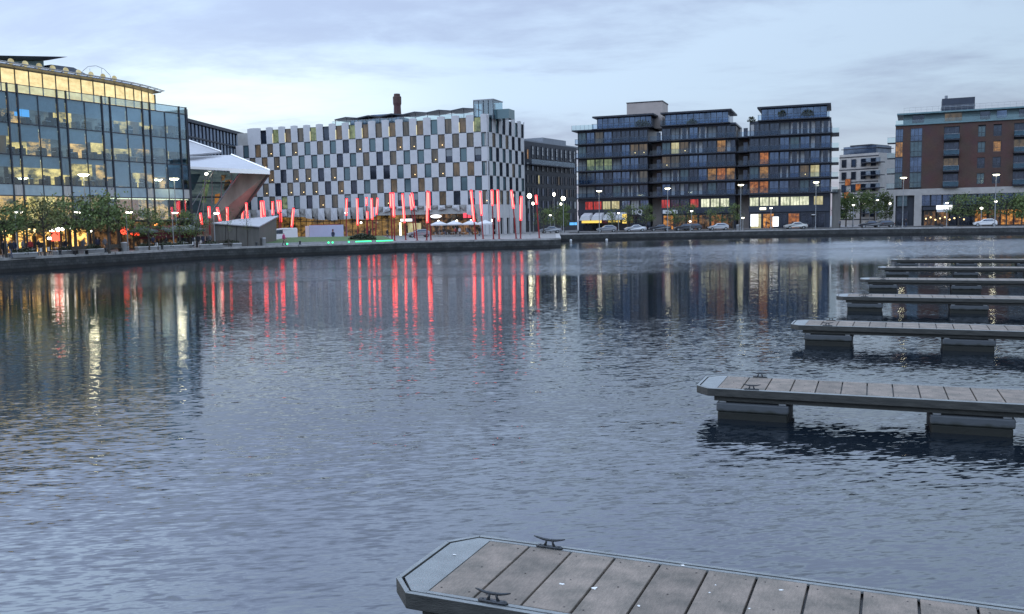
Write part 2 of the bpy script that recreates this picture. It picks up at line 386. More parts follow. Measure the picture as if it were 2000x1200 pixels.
def water_mat():
    m = D.materials.new("dock_water"); m.use_nodes = True; nt = m.node_tree; b = nt.nodes["Principled BSDF"]
    b.inputs["Base Color"].default_value = (.006, .010, .015, 1); b.inputs["Roughness"].default_value = .035
    b.inputs["IOR"].default_value = 1.65; b.inputs["Specular IOR Level"].default_value = .5
    L = nt.links.new
    g = nt.nodes.new("ShaderNodeNewGeometry")
    def noise(scale, detail, rot=0, rough=.5, dist=0):
        mp = nt.nodes.new("ShaderNodeMapping"); mp.vector_type = 'TEXTURE'
        mp.inputs["Rotation"].default_value = (0, 0, rot); mp.inputs["Scale"].default_value = (1/scale[0], 1/scale[1], 1)
        L(g.outputs["Position"], mp.inputs[0])
        n = nt.nodes.new("ShaderNodeTexNoise"); n.inputs["Scale"].default_value = 1; n.inputs["Detail"].default_value = detail; n.inputs["Roughness"].default_value = rough
        n.inputs["Distortion"].default_value = dist
        L(mp.outputs[0], n.inputs["Vector"]); return n
    def vm(op, a, bb, sc=None):
        v = nt.nodes.new("ShaderNodeVectorMath"); v.operation = op
        if hasattr(a, 'links'): L(a, v.inputs[0])
        if bb is not None:
            if hasattr(bb, 'links'): L(bb, v.inputs[1])
            else: v.inputs[1].default_value = bb
        if sc is not None:
            if hasattr(sc, 'links'): L(sc, v.inputs["Scale"])
            else: v.inputs["Scale"].default_value = sc
        return v.outputs[0]
    n1 = noise((1.8, 7.5), 2, radians(3), .5, .7)
    n2 = noise((1.0, 3.4), 1, radians(-6), .5, .4)
    n3 = noise((5, 17), 1, radians(8), .5)
    c1 = vm('SUBTRACT', n1.outputs["Color"], (.5, .5, .5)); c2 = vm('SUBTRACT', n2.outputs["Color"], (.5, .5, .5)); c3 = vm('SUBTRACT', n3.outputs["Color"], (.5, .5, .5))
    # wind patches: rougher and calmer water
    p = noise((.010, .055), 4, radians(6), .6)
    r = nt.nodes.new("ShaderNodeMapRange"); r.inputs[1].default_value = .45; r.inputs[2].default_value = .62; r.inputs[3].default_value = WAVE[0]; r.inputs[4].default_value = WAVE[1]; r.interpolation_type = 'SMOOTHSTEP'
    L(p.outputs["Fac"], r.inputs["Value"])
    s = vm('ADD', vm('SCALE', c1, None, WAVE[2]), vm('SCALE', c2, None, WAVE[3]))
    s = vm('ADD', s, vm('SCALE', c3, None, WAVE[4]))
    sy = nt.nodes.new("ShaderNodeSeparateXYZ"); L(g.outputs["Position"], sy.inputs[0])
    # how ruffled the water is with distance across the dock: wind band on the far half, calm in the lee, ripples by the near quay
    wob = noise((.02, .02), 2, 0, .5)
    yy = nt.nodes.new("ShaderNodeMath"); yy.operation = 'MULTIPLY_ADD'; yy.inputs[1].default_value = 34; L(wob.outputs["Fac"], yy.inputs[0]); L(sy.outputs[1], yy.inputs[2])
    xs = nt.nodes.new("ShaderNodeMath"); xs.operation = 'MULTIPLY_ADD'; xs.inputs[1].default_value = -.16; L(sy.outputs[0], xs.inputs[0]); L(yy.outputs[0], xs.inputs[2])
    rm = nt.nodes.new("ShaderNodeMath"); rm.operation = 'DIVIDE'; rm.inputs[1].default_value = 200; L(xs.outputs[0], rm.inputs[0])
    cr = nt.nodes.new("ShaderNodeValToRGB"); e = cr.color_ramp.elements; K = WAVE[5]
    e[0].position = 0; e[0].color = (K[0],)*3+(1,); e[1].position = 1; e[1].color = (K[-1][1],)*3+(1,)
    for p_, v_ in K[1:]: q_ = e.new(p_/200); q_.color = (v_, v_, v_, 1)
    L(rm.outputs[0], cr.inputs[0])
    # the far wind band dies out in the lee of the plaza on the left
    fx = nt.nodes.new("ShaderNodeMapRange"); fx.inputs[1].default_value = -8; fx.inputs[2].default_value = 34; fx.inputs[3].default_value = .30; fx.inputs[4].default_value = 1; L(sy.outputs[0], fx.inputs["Value"])
    fy = nt.nodes.new("ShaderNodeMapRange"); fy.inputs[1].default_value = 68; fy.inputs[2].default_value = 85; L(sy.outputs[1], fy.inputs["Value"])
    fm = nt.nodes.new("ShaderNodeMix"); fm.inputs["A"].default_value = 1; L(fy.outputs[0], fm.inputs["Factor"]); L(fx.outputs[0], fm.inputs["B"])
    s = vm('SCALE', s, None, fm.outputs["Result"])
    s = vm('SCALE', s, None, r.outputs[0]); s = vm('SCALE', s, None, cr.outputs[0])
    s = vm('MULTIPLY', s, (.32, 1, 0))
    # at grazing view the wave backs hide each other: mean visible slope grows with the square of roughness
    kk = nt.nodes.new("ShaderNodeMath"); kk.operation = 'MULTIPLY'; L(cr.outputs[0], kk.inputs[0]); L(fm.outputs["Result"], kk.inputs[1])
    k2 = nt.nodes.new("ShaderNodeMath"); k2.operation = 'POWER'; k2.inputs[1].default_value = 2; L(kk.outputs[0], k2.inputs[0])
    cv = nt.nodes.new("ShaderNodeCombineXYZ"); cv.inputs[1].default_value = -.0042
    s = vm('ADD', s, vm('SCALE', cv.outputs[0], None, k2.outputs[0]))
    s = vm('ADD', s, (0, 0, 1)); s = vm('NORMALIZE', s, None)
    L(s, b.inputs["Normal"])
    return m
WAVE = (.7, 1.3, .14, .03, .17, (3.3, (22, 2.3), (38, 1.15), (56, .75), (84, .65), (98, 5.0), (136, 7.0), (156, 3), (190, 1.4)))
mb = MB(); mb.poly([(-160, -40, 0), (170, -40, 0), (170, 200, 0), (-160, 200, 0)], water_mat())
tag(mb.build("water"), kind="structure")

# ------------------------------------------------------------------ floating jetties
def make_jetty(detail):
    L, W, DZ = 18.0, 1.7, .65
    t = thing("floating_jetty", "x", "jetty", (0, 0, 0))
    ch, cc = .28, .30
    def outline(x0, ins=0):
        return [(x0+ins, cc+ins*.4), (x0+ch+ins*.3, ins), (L, ins), (L, W-ins), (x0+ch+ins*.3, W-ins), (x0+ins, W-cc-ins*.4)]
    # frame: rim beam
    o1 = outline(0); o2 = outline(0, .055)
    fr = MB(); nn = len(o1)
    for i in range(nn):
        j = (i+1) % nn
        fr.prism([(*o1[i], DZ-.16), (*o1[j], DZ-.16), (*o2[j], DZ-.16), (*o2[i], DZ-.16)], [(*o1[i], DZ), (*o1[j], DZ), (*o2[j], DZ), (*o2[i], DZ)], MT['sideboard'], MT['tread'])
    fr.box(ch+.12, L, .10, .19, DZ-.27, DZ-.163, MT['sideboard']); fr.box(ch+.12, L, W-.19, W-.10, DZ-.27, DZ-.163, MT['sideboard'])
    for k in range(9): fr.box(.6+k*2.0, .68+k*2.0, .2, W-.2, DZ-.25, DZ-.06, MT['black'])
    f = fr.build("frame", t); bevel(f, .008)
    tp = MB(); tp.prism([(.08, cc+.04, DZ-.05), (.30, .08, DZ-.05), (.455, .08, DZ-.05), (.455, W-.08, DZ-.05), (.30, W-.08, DZ-.05), (.08, W-cc-.04, DZ-.05)],
                        [(.08, cc+.04, DZ-.006), (.30, .08, DZ-.006), (.455, .08, DZ-.006), (.455, W-.08, DZ-.006), (.30, W-.08, DZ-.006), (.08, W-cc-.04, DZ-.006)], MT['tread'])
    tp.build("tread_plate", t)
    dk = MB(); x = .455; k = 0; rr = random.Random(4)
    dk.box(.46, L-.02, .13, W-.13, DZ-.10, DZ-.055, MT['black'])
    while x < L-.5:
        dz = rr.uniform(-.002, .002)
        dk.box(x+.013, x+.472, .135+rr.uniform(0, .006), W-.135-rr.uniform(0, .006), DZ-.05, DZ-.002+dz, MT['deck'])
        for yy in (.24, W*.5, W-.24):
            for xx in ((x+.09, x+.39) if yy != W*.5 else (x+.24,)):
                dk.tube([(xx, yy, DZ-.01), (xx, yy, DZ+.0035)], .011, MT['bolt'], 8)
        x += .485
    d = dk.build("deck", t)
    if detail: bevel(d, .004, 1)
    ed = MB(); ed.box(.46, L, .078, .128, DZ-.03, DZ-.003, MT['tread']); ed.box(.46, L, W-.128, W-.078, DZ-.03, DZ-.003, MT['tread'])
    ed.build("edge_strip", t)
    for k in range(5):
        x0 = .45+k*4.05
        if x0+1.5 > L: break
        fl = MB(); fl.box(x0+.02, x0+1.42, .1, W-.1, -.5, .16, MT['float']); fl.box(x0, x0+1.45, .06, W-.06, .16, .345, MT['float'])
        fo = fl.build("float", t); bevel(fo, .03)
        bl = MB()
        for xx in (x0+.05, x0+1.25):
            for yy in (.12, W-.26): bl.box(xx, xx+.14, yy, yy+.14, .345, DZ-.16, MT['steel'])
        bl.box(x0+.19, x0+1.25, .2, W-.2, .345, .375, MT['black'])
        bl.build("bracket", fo)
    for side, xx in ((0, 1.16), (1, 1.16)):
        yy = .10 if side == 0 else W-.10
        c = MB()
        c.prism([(xx-.19, yy-.045, DZ), (xx+.19, yy-.045, DZ), (xx+.22, yy, DZ), (xx+.19, yy+.045, DZ), (xx-.19, yy+.045, DZ), (xx-.22, yy, DZ)],
                [(xx-.17, yy-.035, DZ+.03), (xx+.17, yy-.035, DZ+.03), (xx+.2, yy, DZ+.03), (xx+.17, yy+.035, DZ+.03), (xx-.17, yy+.035, DZ+.03), (xx-.2, yy, DZ+.03)], MT['iron'])
        for s_ in (-1, 1):
            c.tube([(xx+s_*.075, yy, DZ+.02), (xx+s_*.055, yy, DZ+.07), (xx+s_*.05, yy, DZ+.115)], [.026, .017, .02], MT['iron'], 8)
            c.ball((xx+s_*.15, yy, DZ+.03), .018, MT['iron'], 8, 4, .6)
        c.tube([(xx-.25, yy, DZ+.155), (xx-.20, yy, DZ+.142), (xx-.10, yy, DZ+.122), (xx, yy, DZ+.116), (xx+.10, yy, DZ+.122), (xx+.20, yy, DZ+.142), (xx+.25, yy, DZ+.155)],
               [.008, .014, .019, .021, .019, .014, .008], MT['iron'], 10)
        co = c.build("cleat", t, smooth=True); co.data.transform(Matrix.Translation((xx, yy, DZ)) @ Matrix.Scale(.72, 4) @ Matrix.Translation((-xx, -yy, -DZ)))
    return t
jang = atan2(-.392, .92)
tips = [(-1.0, 9.22), (4.1, 19.3), (9.35, 29.7), (14.5, 39.8), (19.4, 49.7), (24.6, 60.0), (29.8, 70.2)]
jlabels = ["nearest wooden floating jetty with two cleats and white bird droppings on its boards",
 "second nearest floating jetty, its deck end pointing left with two cleats above a square float",
 "third floating jetty from the camera, between the second and fourth in the row",
 "fourth floating jetty from the camera, middle one of the row of seven",
 "fifth floating jetty from the camera, thin dark deck in front of the two farthest",
 "sixth floating jetty from the camera, just nearer than the farthest one",
 "farthest floating jetty of the row, closest to the opposite quay"]
proto = make_jetty(True)
for i, (x, y) in enumerate(tips):
    o = proto if i == 0 else copy_tree(proto)
    a = jang + (0, .02, -.01, .005, 0, .004, -.006)[i]
    # local y (0..W) runs away from camera; tip outline centre at y=W/2
    o.location = (x + sin(a)*.85, y - cos(a)*.85, (0, 0, .01, -.01, 0, .01, 0)[i]); o.rotation_euler = (0, 0, a)
    tag(o, jlabels[i], "jetty", "row of floating finger jetties")
# bird droppings on the nearest jetty
bd = MB(); rr = random.Random(7)
for (x, y, r, e) in [(1.62, .72, .026, 1.7), (1.95, .74, .036, .9), (.28, 1.05, .018, 1.4), (3.02, 1.22, .013, 1), (3.0, 1.02, .013, 1), (2.62, 1.60, .022, 1.2), (3.62, 1.32, .018, 1.3), (4.4, .7, .02, 1), (2.45, .5, .018, 1), (5.1, 1.2, .03, 1), (3.4, .8, .012, 1)]:
    kk = 11; pts = []
    for q in range(kk):
        an = 2*pi*q/kk; rad = r*rr.uniform(.45, 1.15); pts.append((x+cos(an)*rad*e, y+sin(an)*rad))
    bd.prism([(a, b, .6505) for a, b in pts], [(a, b, .6525) for a, b in pts], MT['dropping'])
bd.build("bird_dropping", proto)

# ------------------------------------------------------------------ window meshes
def win(w, h, pane, frame=MT['darkframe'], fw_=.09, mull=0, trans=None, dep=.12, extra=None):
    m = MB()
    m.poly([(-w/2+fw_, dep, fw_), (w/2-fw_, dep, fw_), (w/2-fw_, dep, h-fw_), (-w/2+fw_, dep, h-fw_)], pane)
    m.box(-w/2, -w/2+fw_, 0, dep+.03, 0, h, frame); m.box(w/2-fw_, w/2, 0, dep+.03, 0, h, frame)
    m.box(-w/2+fw_, w/2-fw_, .004, dep+.03, 0, fw_, frame); m.box(-w/2+fw_, w/2-fw_, .004, dep+.03, h-fw_, h, frame)
    for i in range(mull):
        x = -w/2+w*(i+1)/(mull+1); m.box(x-.03, x+.03, .03, dep, fw_, h-fw_, frame)
    if trans: m.box(-w/2+fw_, w/2-fw_, .035, dep-.002, h*trans-.03, h*trans+.03, frame)
    if extra == 'lamp':
        m.ball((w*.08, dep-.05, h*.24), .10, MT['warmbulb'], 8, 4); m.box(w*.06, w*.10, dep-.07, dep-.03, .1, h*.2, MT['black'])
    if extra == 'curt':
        for s_ in (-1, 1): m.box(s_*w*.44, s_*w*.26, dep-.05, dep-.02, fw_, h-fw_, MT['curtain'])
    if extra == 'blindhalf': m.box(-w/2+fw_, w/2-fw_, dep-.05, dep-.02, h*.45, h-fw_, MT['blind'])
    if extra == 'onecurt': m.box(-w*.44, -w*.05, dep-.05, dep-.02, fw_, h-fw_, MT['curtain'])
    return m.mesh("window")

# ------------------------------------------------------------------ hotel with chequered facade
def frame_of(p, q):
    p, q = Vector(p), Vector(q); d = (q-p); return atan2(d.y, d.x), d.length
hd = Vector((53.0, -20.0)).normalized(); C = Vector((-4.4, 185)); UL = 61.75
O = C - hd*UL; ang = atan2(hd.y, hd.x)
hotel = thing("hotel", "white hotel with chequerboard facade of pale panels and dark windows, seven storeys", "hotel", (O.x, O.y, 0), ang)
S = Vector((3.2, 201.8)); sd_w = S-C; SL = sd_w.length
inv = Matrix.Rotation(-ang, 2)
sdl = (inv @ sd_w).normalized()           # side direction in hotel local coordinates
sn = Vector((sdl.y, -sdl.x))              # outward normal of side
side_ang = atan2(sdl.y, sdl.x)
Z0, RH, ZT = 7.6, 2.93, 26.0
wall = MB(); P = MT['plaster']
PW, PITCH = 1.80, 3.25
def face_box(mb, org, dd, nn, u0_, u1_, w0, w1, z0, z1, m):
    """box in a facade frame: u along, w outward"""
    pts = [(u0_, w0), (u1_, w0), (u1_, w1), (u0_, w1)]
    q = [org + dd*a + nn*b for a, b in pts]
    mb.prism([(v.x, v.y, z0) for v in q], [(v.x, v.y, z1) for v in q], m)
def convex_panel(mb, org, dd, nn, u0_, u1_, z0, z1, m, ins=0, lean=0, archtop=False):
    # panel slightly folded: deeper at its middle line
    k = 4
    for i in range(k):
        a = u0_+(u1_-u0_)*i/k; b = u0_+(u1_-u0_)*(i+1)/k
        wa = .16+ .04*sin(pi*i/k); wb = .16+.04*sin(pi*(i+1)/k)
        za = z1 - (.1*(abs(i/k-.5)*2)**2 if archtop else 0); zb = z1 - (.1*(abs((i+1)/k-.5)*2)**2 if archtop else 0)
        q = [org+dd*a, org+dd*b, org+dd*b+nn*wb, org+dd*a+nn*wa]
        qt = [org+dd*a, org+dd*b, org+dd*b+nn*(wb+lean), org+dd*a+nn*(wa+lean)]
        mb.prism([(v.x, v.y, z0) for v in q], [(qt[0].x, qt[0].y, za), (qt[1].x, qt[1].y, zb), (qt[2].x, qt[2].y, zb), (qt[3].x, qt[3].y, za)], m)
F0, FD, FN = Vector((0, 0)), Vector((1, 0)), Vector((0, -1))
SC = Vector((UL, 0))
# core
core = MB()
core.box(.3, UL-.05, .25, 16, 5.8, 25.0, MT['soffit'])
q = [SC+sdl*0+sn*-.3, SC+sdl*SL+sn*-.3, SC+sdl*SL+sn*-14, SC+sn*-14]
core.prism([(v.x, v.y, 5.8) for v in q], [(v.x, v.y, 25.02) for v in q], MT['soffit'])
core.build("core", hotel)
HW = 1.56
kinds = [('dark', MT['glass'], None), ('teal', MT['teal'], None), ('blind', MT['glass'], 'blindhalf'), ('dim', LIT['dim'], None), ('dim', LIT['dim'], 'lamp'), ('amber', LIT['warmdim'], None), ('amb', LIT['warmdim'], 'lamp'), ('green', LIT['green'], None)]
HM = [win(HW, RH-.16, k[1], extra=k[2], dep=.16) for k in kinds]
HT = [win(HW, 3.0, k[1], extra=k[2], dep=.16) for k in kinds]
WALLWASH = mat("wall_wash_light", (.7, .65, .45), .6, emit=(1, .85, .42), es=.55, sample=False)
rh = random.Random(5); nwin = 0; extraw = []
rowpat = {0: [0, 7, 5, 3, 7, 0, 5, 7, 5, 3, 5, 3, 5, 1, 3, 5, 7], 1: None}
def hotel_face(org, dd, nn, length, side, rot):
    global nwin
    for row in range(6):     # row 0 is the top one
        zb = Z0 + RH*(5-row); last = row == 0
        if row == 0: zb = Z0+RH*5
        ph = (2.1 if row % 2 == 0 else .5)
        cs = []
        if not side:
            c = length-ph
            while c > .4: cs.append(c); c -= PITCH
            cs = sorted(cs)
        else:
            c = 1.2 if row % 2 == 0 else 2.8
            while c < length-.5: cs.append(c); c += PITCH
        lo = 0
        if row == 0 and not side: lo = 3.4; cs = [c for c in cs if c > 4.4]
        edges = [lo]
        for c in cs: edges += [c-HW/2, c+HW/2]
        edges.append(length)
        for i in range(0, len(edges), 2):
            a, b = edges[i], edges[i+1]
            if b-a < .12: continue
            if row == 0: convex_panel(wall, org, dd, nn, a, b, zb, ZT - .1 + rh.uniform(-.04, .04), P, lean=.12, archtop=True)
            else: convex_panel(wall, org, dd, nn, a, b, zb+.02, zb+RH, P)
        for ci, c in enumerate(cs):
            if row == 0: kk = rowpat[0][ci % 17] if not side else rh.choice([1, 0, 1])
            elif side: kk = rh.choice([0, 1, 1, 0, 3])
            else: kk = rh.choices(range(8), [2.5, 6.5, 2.5, 5, 4, 1.0, 1.2, .1])[0]
            me = HT[kk] if row == 0 else HM[kk]
            v = org+dd*c+nn*.12
            if nwin < 100:
                link("window", me, hotel, (v.x, v.y, zb+.08), rot); nwin += 1
            else: extraw.append((me, v, zb+.08, rot))
            if row == 0 and kk in (5, 7) and not side:
                # wall-washer on the reveal of the panel to the left
                q = org+dd*(c-HW/2+.02)
                wl_ = MB(); wl_.box(0, .05, -.36, -.13, .2, 2.2, WALLWASH); wash.append((wl_, q, zb, rot))
wash = []
hotel_face(F0, FD, FN, UL, False, 0)
hotel_face(SC, sdl, sn, SL, True, side_ang)
if extraw:
    verts = []; faces = []; mi = []; mats = []
    for me, v, z, rot in extraw:
        R = Matrix.Rotation(rot, 3, 'Z'); b = len(verts)
        for vv in me.vertices: verts.append(tuple(R @ vv.co + Vector((v.x, v.y, z))))
        for p in me.polygons:
            faces.append(tuple(b+i for i in p.vertices)); mm = me.materials[p.material_index]
            if mm not in mats: mats.append(mm)
            mi.append(mats.index(mm))
    me = D.meshes.new("windows"); me.from_pydata(verts, [], faces); [me.materials.append(m) for m in mats]; me.polygons.foreach_set("material_index", mi)
    tag(link("windows", me, hotel), kind="stuff")
for i, (m_, q, zb, rot) in enumerate(wash):
    m_.build("wall_washer", hotel, loc=(q.x, q.y, zb))
# corner filler column of panels
for row in range(6):
    zb = Z0+RH*(5-row)
    face_box(wall, SC, FD, FN, -.12, .05, -.2, .2, zb, (ZT-.3 if row == 0 else zb+RH), P)
# lower faceted strip with arches: u, bottom z
arch = [(3, 4.6), (7.5, 5.6), (11, 6.0), (15, 6.0), (20, 5.2), (24.5, 4.9), (29, 5.2), (33.5, 4.9), (38, 6.6), (41.5, 7.1), (45, 6.7), (49, 6.4), (53.5, 7.0), (57, 5.6), (59.3, 5.0), (60.0, 1.4), (UL, 1.4)]
fac = MB()
def arch_z(u):
    for (a, za), (b, zb) in zip(arch, arch[1:]):
        if a <= u <= b: return za+(zb-za)*(u-a)/(b-a)
    return 4.6
u = 0; i = 0
while u < UL-.01:
    u2 = min(u+PITCH/2, UL); um = (u+u2)/2
    za, zb_ = arch_z(u), arch_z(u2)
    deep = i % 2
    w1 = .30 if deep else -.35
    m_ = P if deep else MT['soffit']
    top = Z0
    a0 = (u, -.26, top); b0 = (u2, -.26, top)
    a1 = (u, .2-w1*1.2, za); b1 = (u2, .2-w1*1.2, zb_)
    mid = (um, -.30-w1*.4, (top+(za+zb_)/2)/2)
    for tri in ((a0, b0, mid), (b0, b1, mid), (b1, a1, mid), (a1, a0, mid)): fac.poly(list(reversed(tri)), m_)
    # soffit going back, folded upwards
    fac.poly([a1, b1, (u2, 4.2, zb_+.9), (um, 4.2, (za+zb_)/2+1.4), (u, 4.2, za+.9)], MT['soffit'])
    u = u2; i += 1
for v in (0, 3.3, 6.6, 9.9, 13.2):
    face_box(fac, SC, sdl, sn, v, v+1.7, -.2, .25, 1.4, Z0, P); face_box(fac, SC, sdl, sn, v+1.7, min(v+3.3, SL), -.25, .12, 4.8, Z0, P)
face_box(fac, SC, sdl, sn, 16.5, SL, -.2, .25, 1.4, Z0, P)
fac.build("faceted_arch", hotel)
wall.build("wall", hotel)
# ground-floor glazing
gz = MB()
gz.poly([(0, 4.4, 1.4), (40, 4.4, 1.4), (40, 4.4, 7.2), (0, 4.4, 7.2)], LIT['lobby'])
gz.poly([(40, 4.4, 1.4), (UL-2, 4.4, 1.4), (UL-2, 4.4, 7.2), (40, 4.4, 7.2)], LIT['terrace'])
gz.poly([(UL-2, 4.4, 1.4), (UL-2, .3, 1.4), (UL-2, .3, 6), (UL-2, 4.4, 6)], MT['soffit'])
for i in range(41): gz.box(i*1.5-.04, i*1.5+.04, 4.25, 4.38, 1.4, 7.3, MT['darkframe'])
gz.box(0, UL-2, 4.2, 4.38, 4.7, 4.85, MT['darkframe'])
gz.build("lobby_glazing", hotel)
q = [SC+sdl*0+sn*-.6, SC+sdl*SL+sn*-.6]
gs = MB(); gs.poly([(q[0].x, q[0].y, 1.4), (q[1].x, q[1].y, 1.4), (q[1].x, q[1].y, 5.9), (q[0].x, q[0].y, 5.9)], MT['glass']); gs.build("side_glazing", hotel)
# entrance and signs
def hu(px, Y0=195):   # u on the front for a pixel column
    k = ground(px, 100, 6).x/100; return (O.x - k*O.y)/(k*hd.y - hd.x)
ent = MB(); u = hu(790); ent.box(u-1.7, u+1.9, 1.2, 4.2, 4.3, 5.0, MT['darkframe']); ent.box(u-1.6, u+1.2, 1.0, 1.18, 4.42, 4.95, MT['signw'])
ent.box(u-1.9, u-1.55, 1.0, 1.3, 1.4, 4.2, MT['ceilight']); ent.box(u-1.3, u+1.7, 3.9, 4.2, 1.5, 4.0, LIT['yellow']); ent.build("entrance_canopy", hotel)
sg = MB(); u = hu(850); pts = [(u+1.3*cos(a*pi/8), .2, 5.35+.38*sin(a*pi/8)) for a in range(16)]
sg.prism([(p[0], .3, p[2]) for p in pts], pts, MT['signw']); sg.build("oval_sign", hotel)
sg = MB(); u = hu(912)
for s_ in (-.5, .5): sg.box(u+s_-.45, u+s_+.30, .1, .2, 4.9, 5.9, MT['signr'])
sg.build("red_sign", hotel)
for px in (852, 888, 916, 958, 700):
    u = hu(px); b_ = MB(); b_.ball((u, .9, 4.3), .22, MT['lamps'], 8, 5); b_.tube([(u, .9, 4.5), (u, .9, 6.4)], .03, MT['black'], 5); b_.build("hanging_lamp", hotel)
# roof canopy, pavilion, glass lift box
rf = MB(); us = [hu(650)+i*(hu(925)-hu(650))/12 for i in range(13)]
def rz_(i): return 26.95 + (.35 if i % 2 else 0) + i*.03
for i in range(12):
    a, b = us[i], us[i+1]
    rf.prism([(a, 2, rz_(i)-.2), (b, 2, rz_(i+1)-.2), (b, 8, rz_(i+1)-.1), (a, 8, rz_(i)-.1)], [(a, 2, rz_(i)+.05), (b, 2, rz_(i+1)+.05), (b, 8, rz_(i+1)+.15), (a, 8, rz_(i)+.15)], MT['darkframe'])
    rf.box(a+.05, a+.15, 2.2, 2.3, 25, rz_(i), MT['black'])
rf.build("roof_canopy", hotel)
pv = MB(); a, b = hu(672), hu(770); pv.box(a, b, 4, 9, 25, 26.9, MT['glassb'])
for i in range(13): pv.box(a+(b-a)*i/12-.05, a+(b-a)*i/12+.05, 3.9, 4, 25, 26.9, MT['darkframe'])
pv.box(hu(710), hu(752), 4.5, 8.5, 27.35, 27.75, MT['glassb']); pv.build("roof_pavilion", hotel)
rl = MB(); rl.box(hu(650), hu(925), 1.0, 1.04, 25, 26.35, GL['rail']); rl.box(hu(650), hu(925), 0.98, 1.06, 26.35, 26.41, MT['steel']); rl.build("roof_railing", hotel)
lb = MB(); a = hu(925); b = a+4.3
lb.box(a, b, 1.2, 6.5, 25, 28.8, GL['lift']); lb.box(a-.1, b+.1, 1.1, 6.6, 28.8, 28.98, MT['steel'])
for i in range(5): lb.box(a+(b-a)*i/4-.06, a+(b-a)*i/4+.06, 1.08, 1.18, 25, 28.8, MT['darkframe'])
lb.box(a+1, b-1, 3, 5, 25, 28.4, MT['tealglass']); lb.box(b+.004, b+3, 2.2, 5.6, 25, 26.9, MT['teal']); lb.build("lift_housing", hotel)

# brick chimney behind
cx = at_Y(776, 210, 224)
ch = thing("chimney", "old brick industrial chimney rising behind the hotel roof", "chimney", (cx.x, cx.y, 1.4))
m_ = MB(); ch.scale = (1, 1, 1.115); m_.tube([(0, 0, 0), (0, 0, 26.5), (0, 0, 28.2)], [1.4, .92, .86], MT['brick'], 8); m_.build("stack", ch)
m_ = MB(); m_.tube([(0, 0, 28.2), (0, 0, 28.6), (0, 0, 30.0), (0, 0, 30.15)], [.92, 1.03, 1.05, .95], MT['brick'], 8); m_.tube([(0, 0, 30.15), (0, 0, 30.7)], [.8, .75], MT['brick'], 8); m_.build("cap", ch)

# ------------------------------------------------------------------ generic slab block for background buildings
def block(name, label, p, q, z1, depth, rows, wallm, winms, pitch=2.4, ww=1.3, wh=1.9, z0=1.4, first=3.2, fh=3.1, roof=None, rnd=1, maxw=100, skip=None, cat="building"):
    a, L = frame_of(p, q); t = thing(name, label, cat, (p[0], p[1], 0), a); r = random.Random(rnd)
    b = MB(); b.box(0, L, 0, depth, z0, z1, wallm)
    for i in range(rows+1): b.box(-.05, L+.05, -.08, .0, z0+first+i*fh-.45, z0+first+i*fh-.2, MT['slab'])
    b.build("wall", t)
    cnt = 0; nx = int(L/pitch)
    for i in range(rows):
        for j in range(nx):
            if skip and skip(i, j, nx): continue
            if cnt < maxw: link("window", r.choice(winms), t, ((j+.5)*L/nx, -.14, z0+first+i*fh+.3)); cnt += 1
    if roof: roof(t, L)
    return t
W_A = [win(1.3, 2.0, MT['glass'], dep=.1), win(1.3, 2.0, MT['glassb'], dep=.1), win(1.3, 2.0, MT['curtain'], dep=.1)]
W_Al = win(1.3, 2.0, LIT['warm'], dep=.1)
# dark block behind the hotel's right side
p = at_Y(1015, 300, 214); q = at_Y(1126, 300, 240)
aptD = block("apartment_block", "low dark apartment block between the chequered hotel and the dark glass blocks", (p.x, p.y), (q.x, q.y), 23.0, 14, 6, MT['slab'], W_A[:2]+[W_A[0], W_A[2], W_A[1], W_A[0], W_A[0]]+[W_Al]*0, pitch=2.5, rnd=3, first=2.2, fh=3.05)
m_ = MB(); 
for z in (17.6,): m_.box(3, 26, -1.6, 0, z-.25, z, MT['slab']); m_.box(3, 26, -1.6, -1.55, z, z+1.1, MT['balglass'])
m_.build("balcony", aptD)
m_ = MB(); m_.box(0, 38, .5, 12, 23.0, 23.4, MT['rooflv']); m_.box(17, 30, 3, 10, 23.4, 25.0, MT['rooflv']); m_.build("roof", aptD)
for (x, z, mm) in ((1.2, 18.9, 'warm'), (3.6, 18.8, 'warm'), (9.0, 12.9, 'yellow'), (19.5, 12.9, 'warmdim'), (24, 9.7, 'dim')):
    link("window", win(1.0, 2.3, LIT[mm], dep=.1), aptD, (x, -.2, z))
for i in range(10):
    link("window", win(1.0, 2.2, MT['curtain'], dep=.1), aptD, (6.2+i*2.5, -.2, 19.9+(i % 2)*.0))

# blue glass office behind the theatre
p = at_Y(352, 300, 190); q = at_Y(500, 300, 236)
blue = block("office_building", "blue glass office building seen behind the theatre and the hotel's left end", (p.x, p.y), (q.x, q.y), 0, 16, 0, MT['glassb'], [W_A[1]])
for o in list(blue.children): D.objects.remove(o)
m_ = MB(); LL = (q-p).length; z1 = at_Y(420, 255, 212).z
m_.box(0, LL, 0, 18, 1.4, z1, MT['glassb']); m_.build("wall", blue)
m_ = MB(); m_.box(-.5, LL+.4, -.6, 18.5, z1, z1+.7, MT['slab'])
for z in (z1-3.2, z1-6.6, z1-10): m_.box(-.2, LL, -.25, 0, z, z+.35, MT['slab'])
for i in range(int(LL/2)): m_.box(i*2, i*2+.1, -.18, 0, 1.4, z1, MT['slab'])
m_.build("roof_edge", blue)
m_ = MB(); rr = random.Random(3)
for i in range(14): m_.ball((LL-12+i*.8+rr.uniform(-.3, .3), -.6, z1-3.2+.5), rr.choice([.1, .16]), MT['warmbulb'], 6, 4)
m_.box(LL-16, LL, -1.6, -1.5, z1-3.2, z1-2.2, MT['balglass']); m_.box(LL-16, LL, -1.6, -.26, z1-3.3, z1-3.2, MT['slab']); m_.build("terrace", blue)

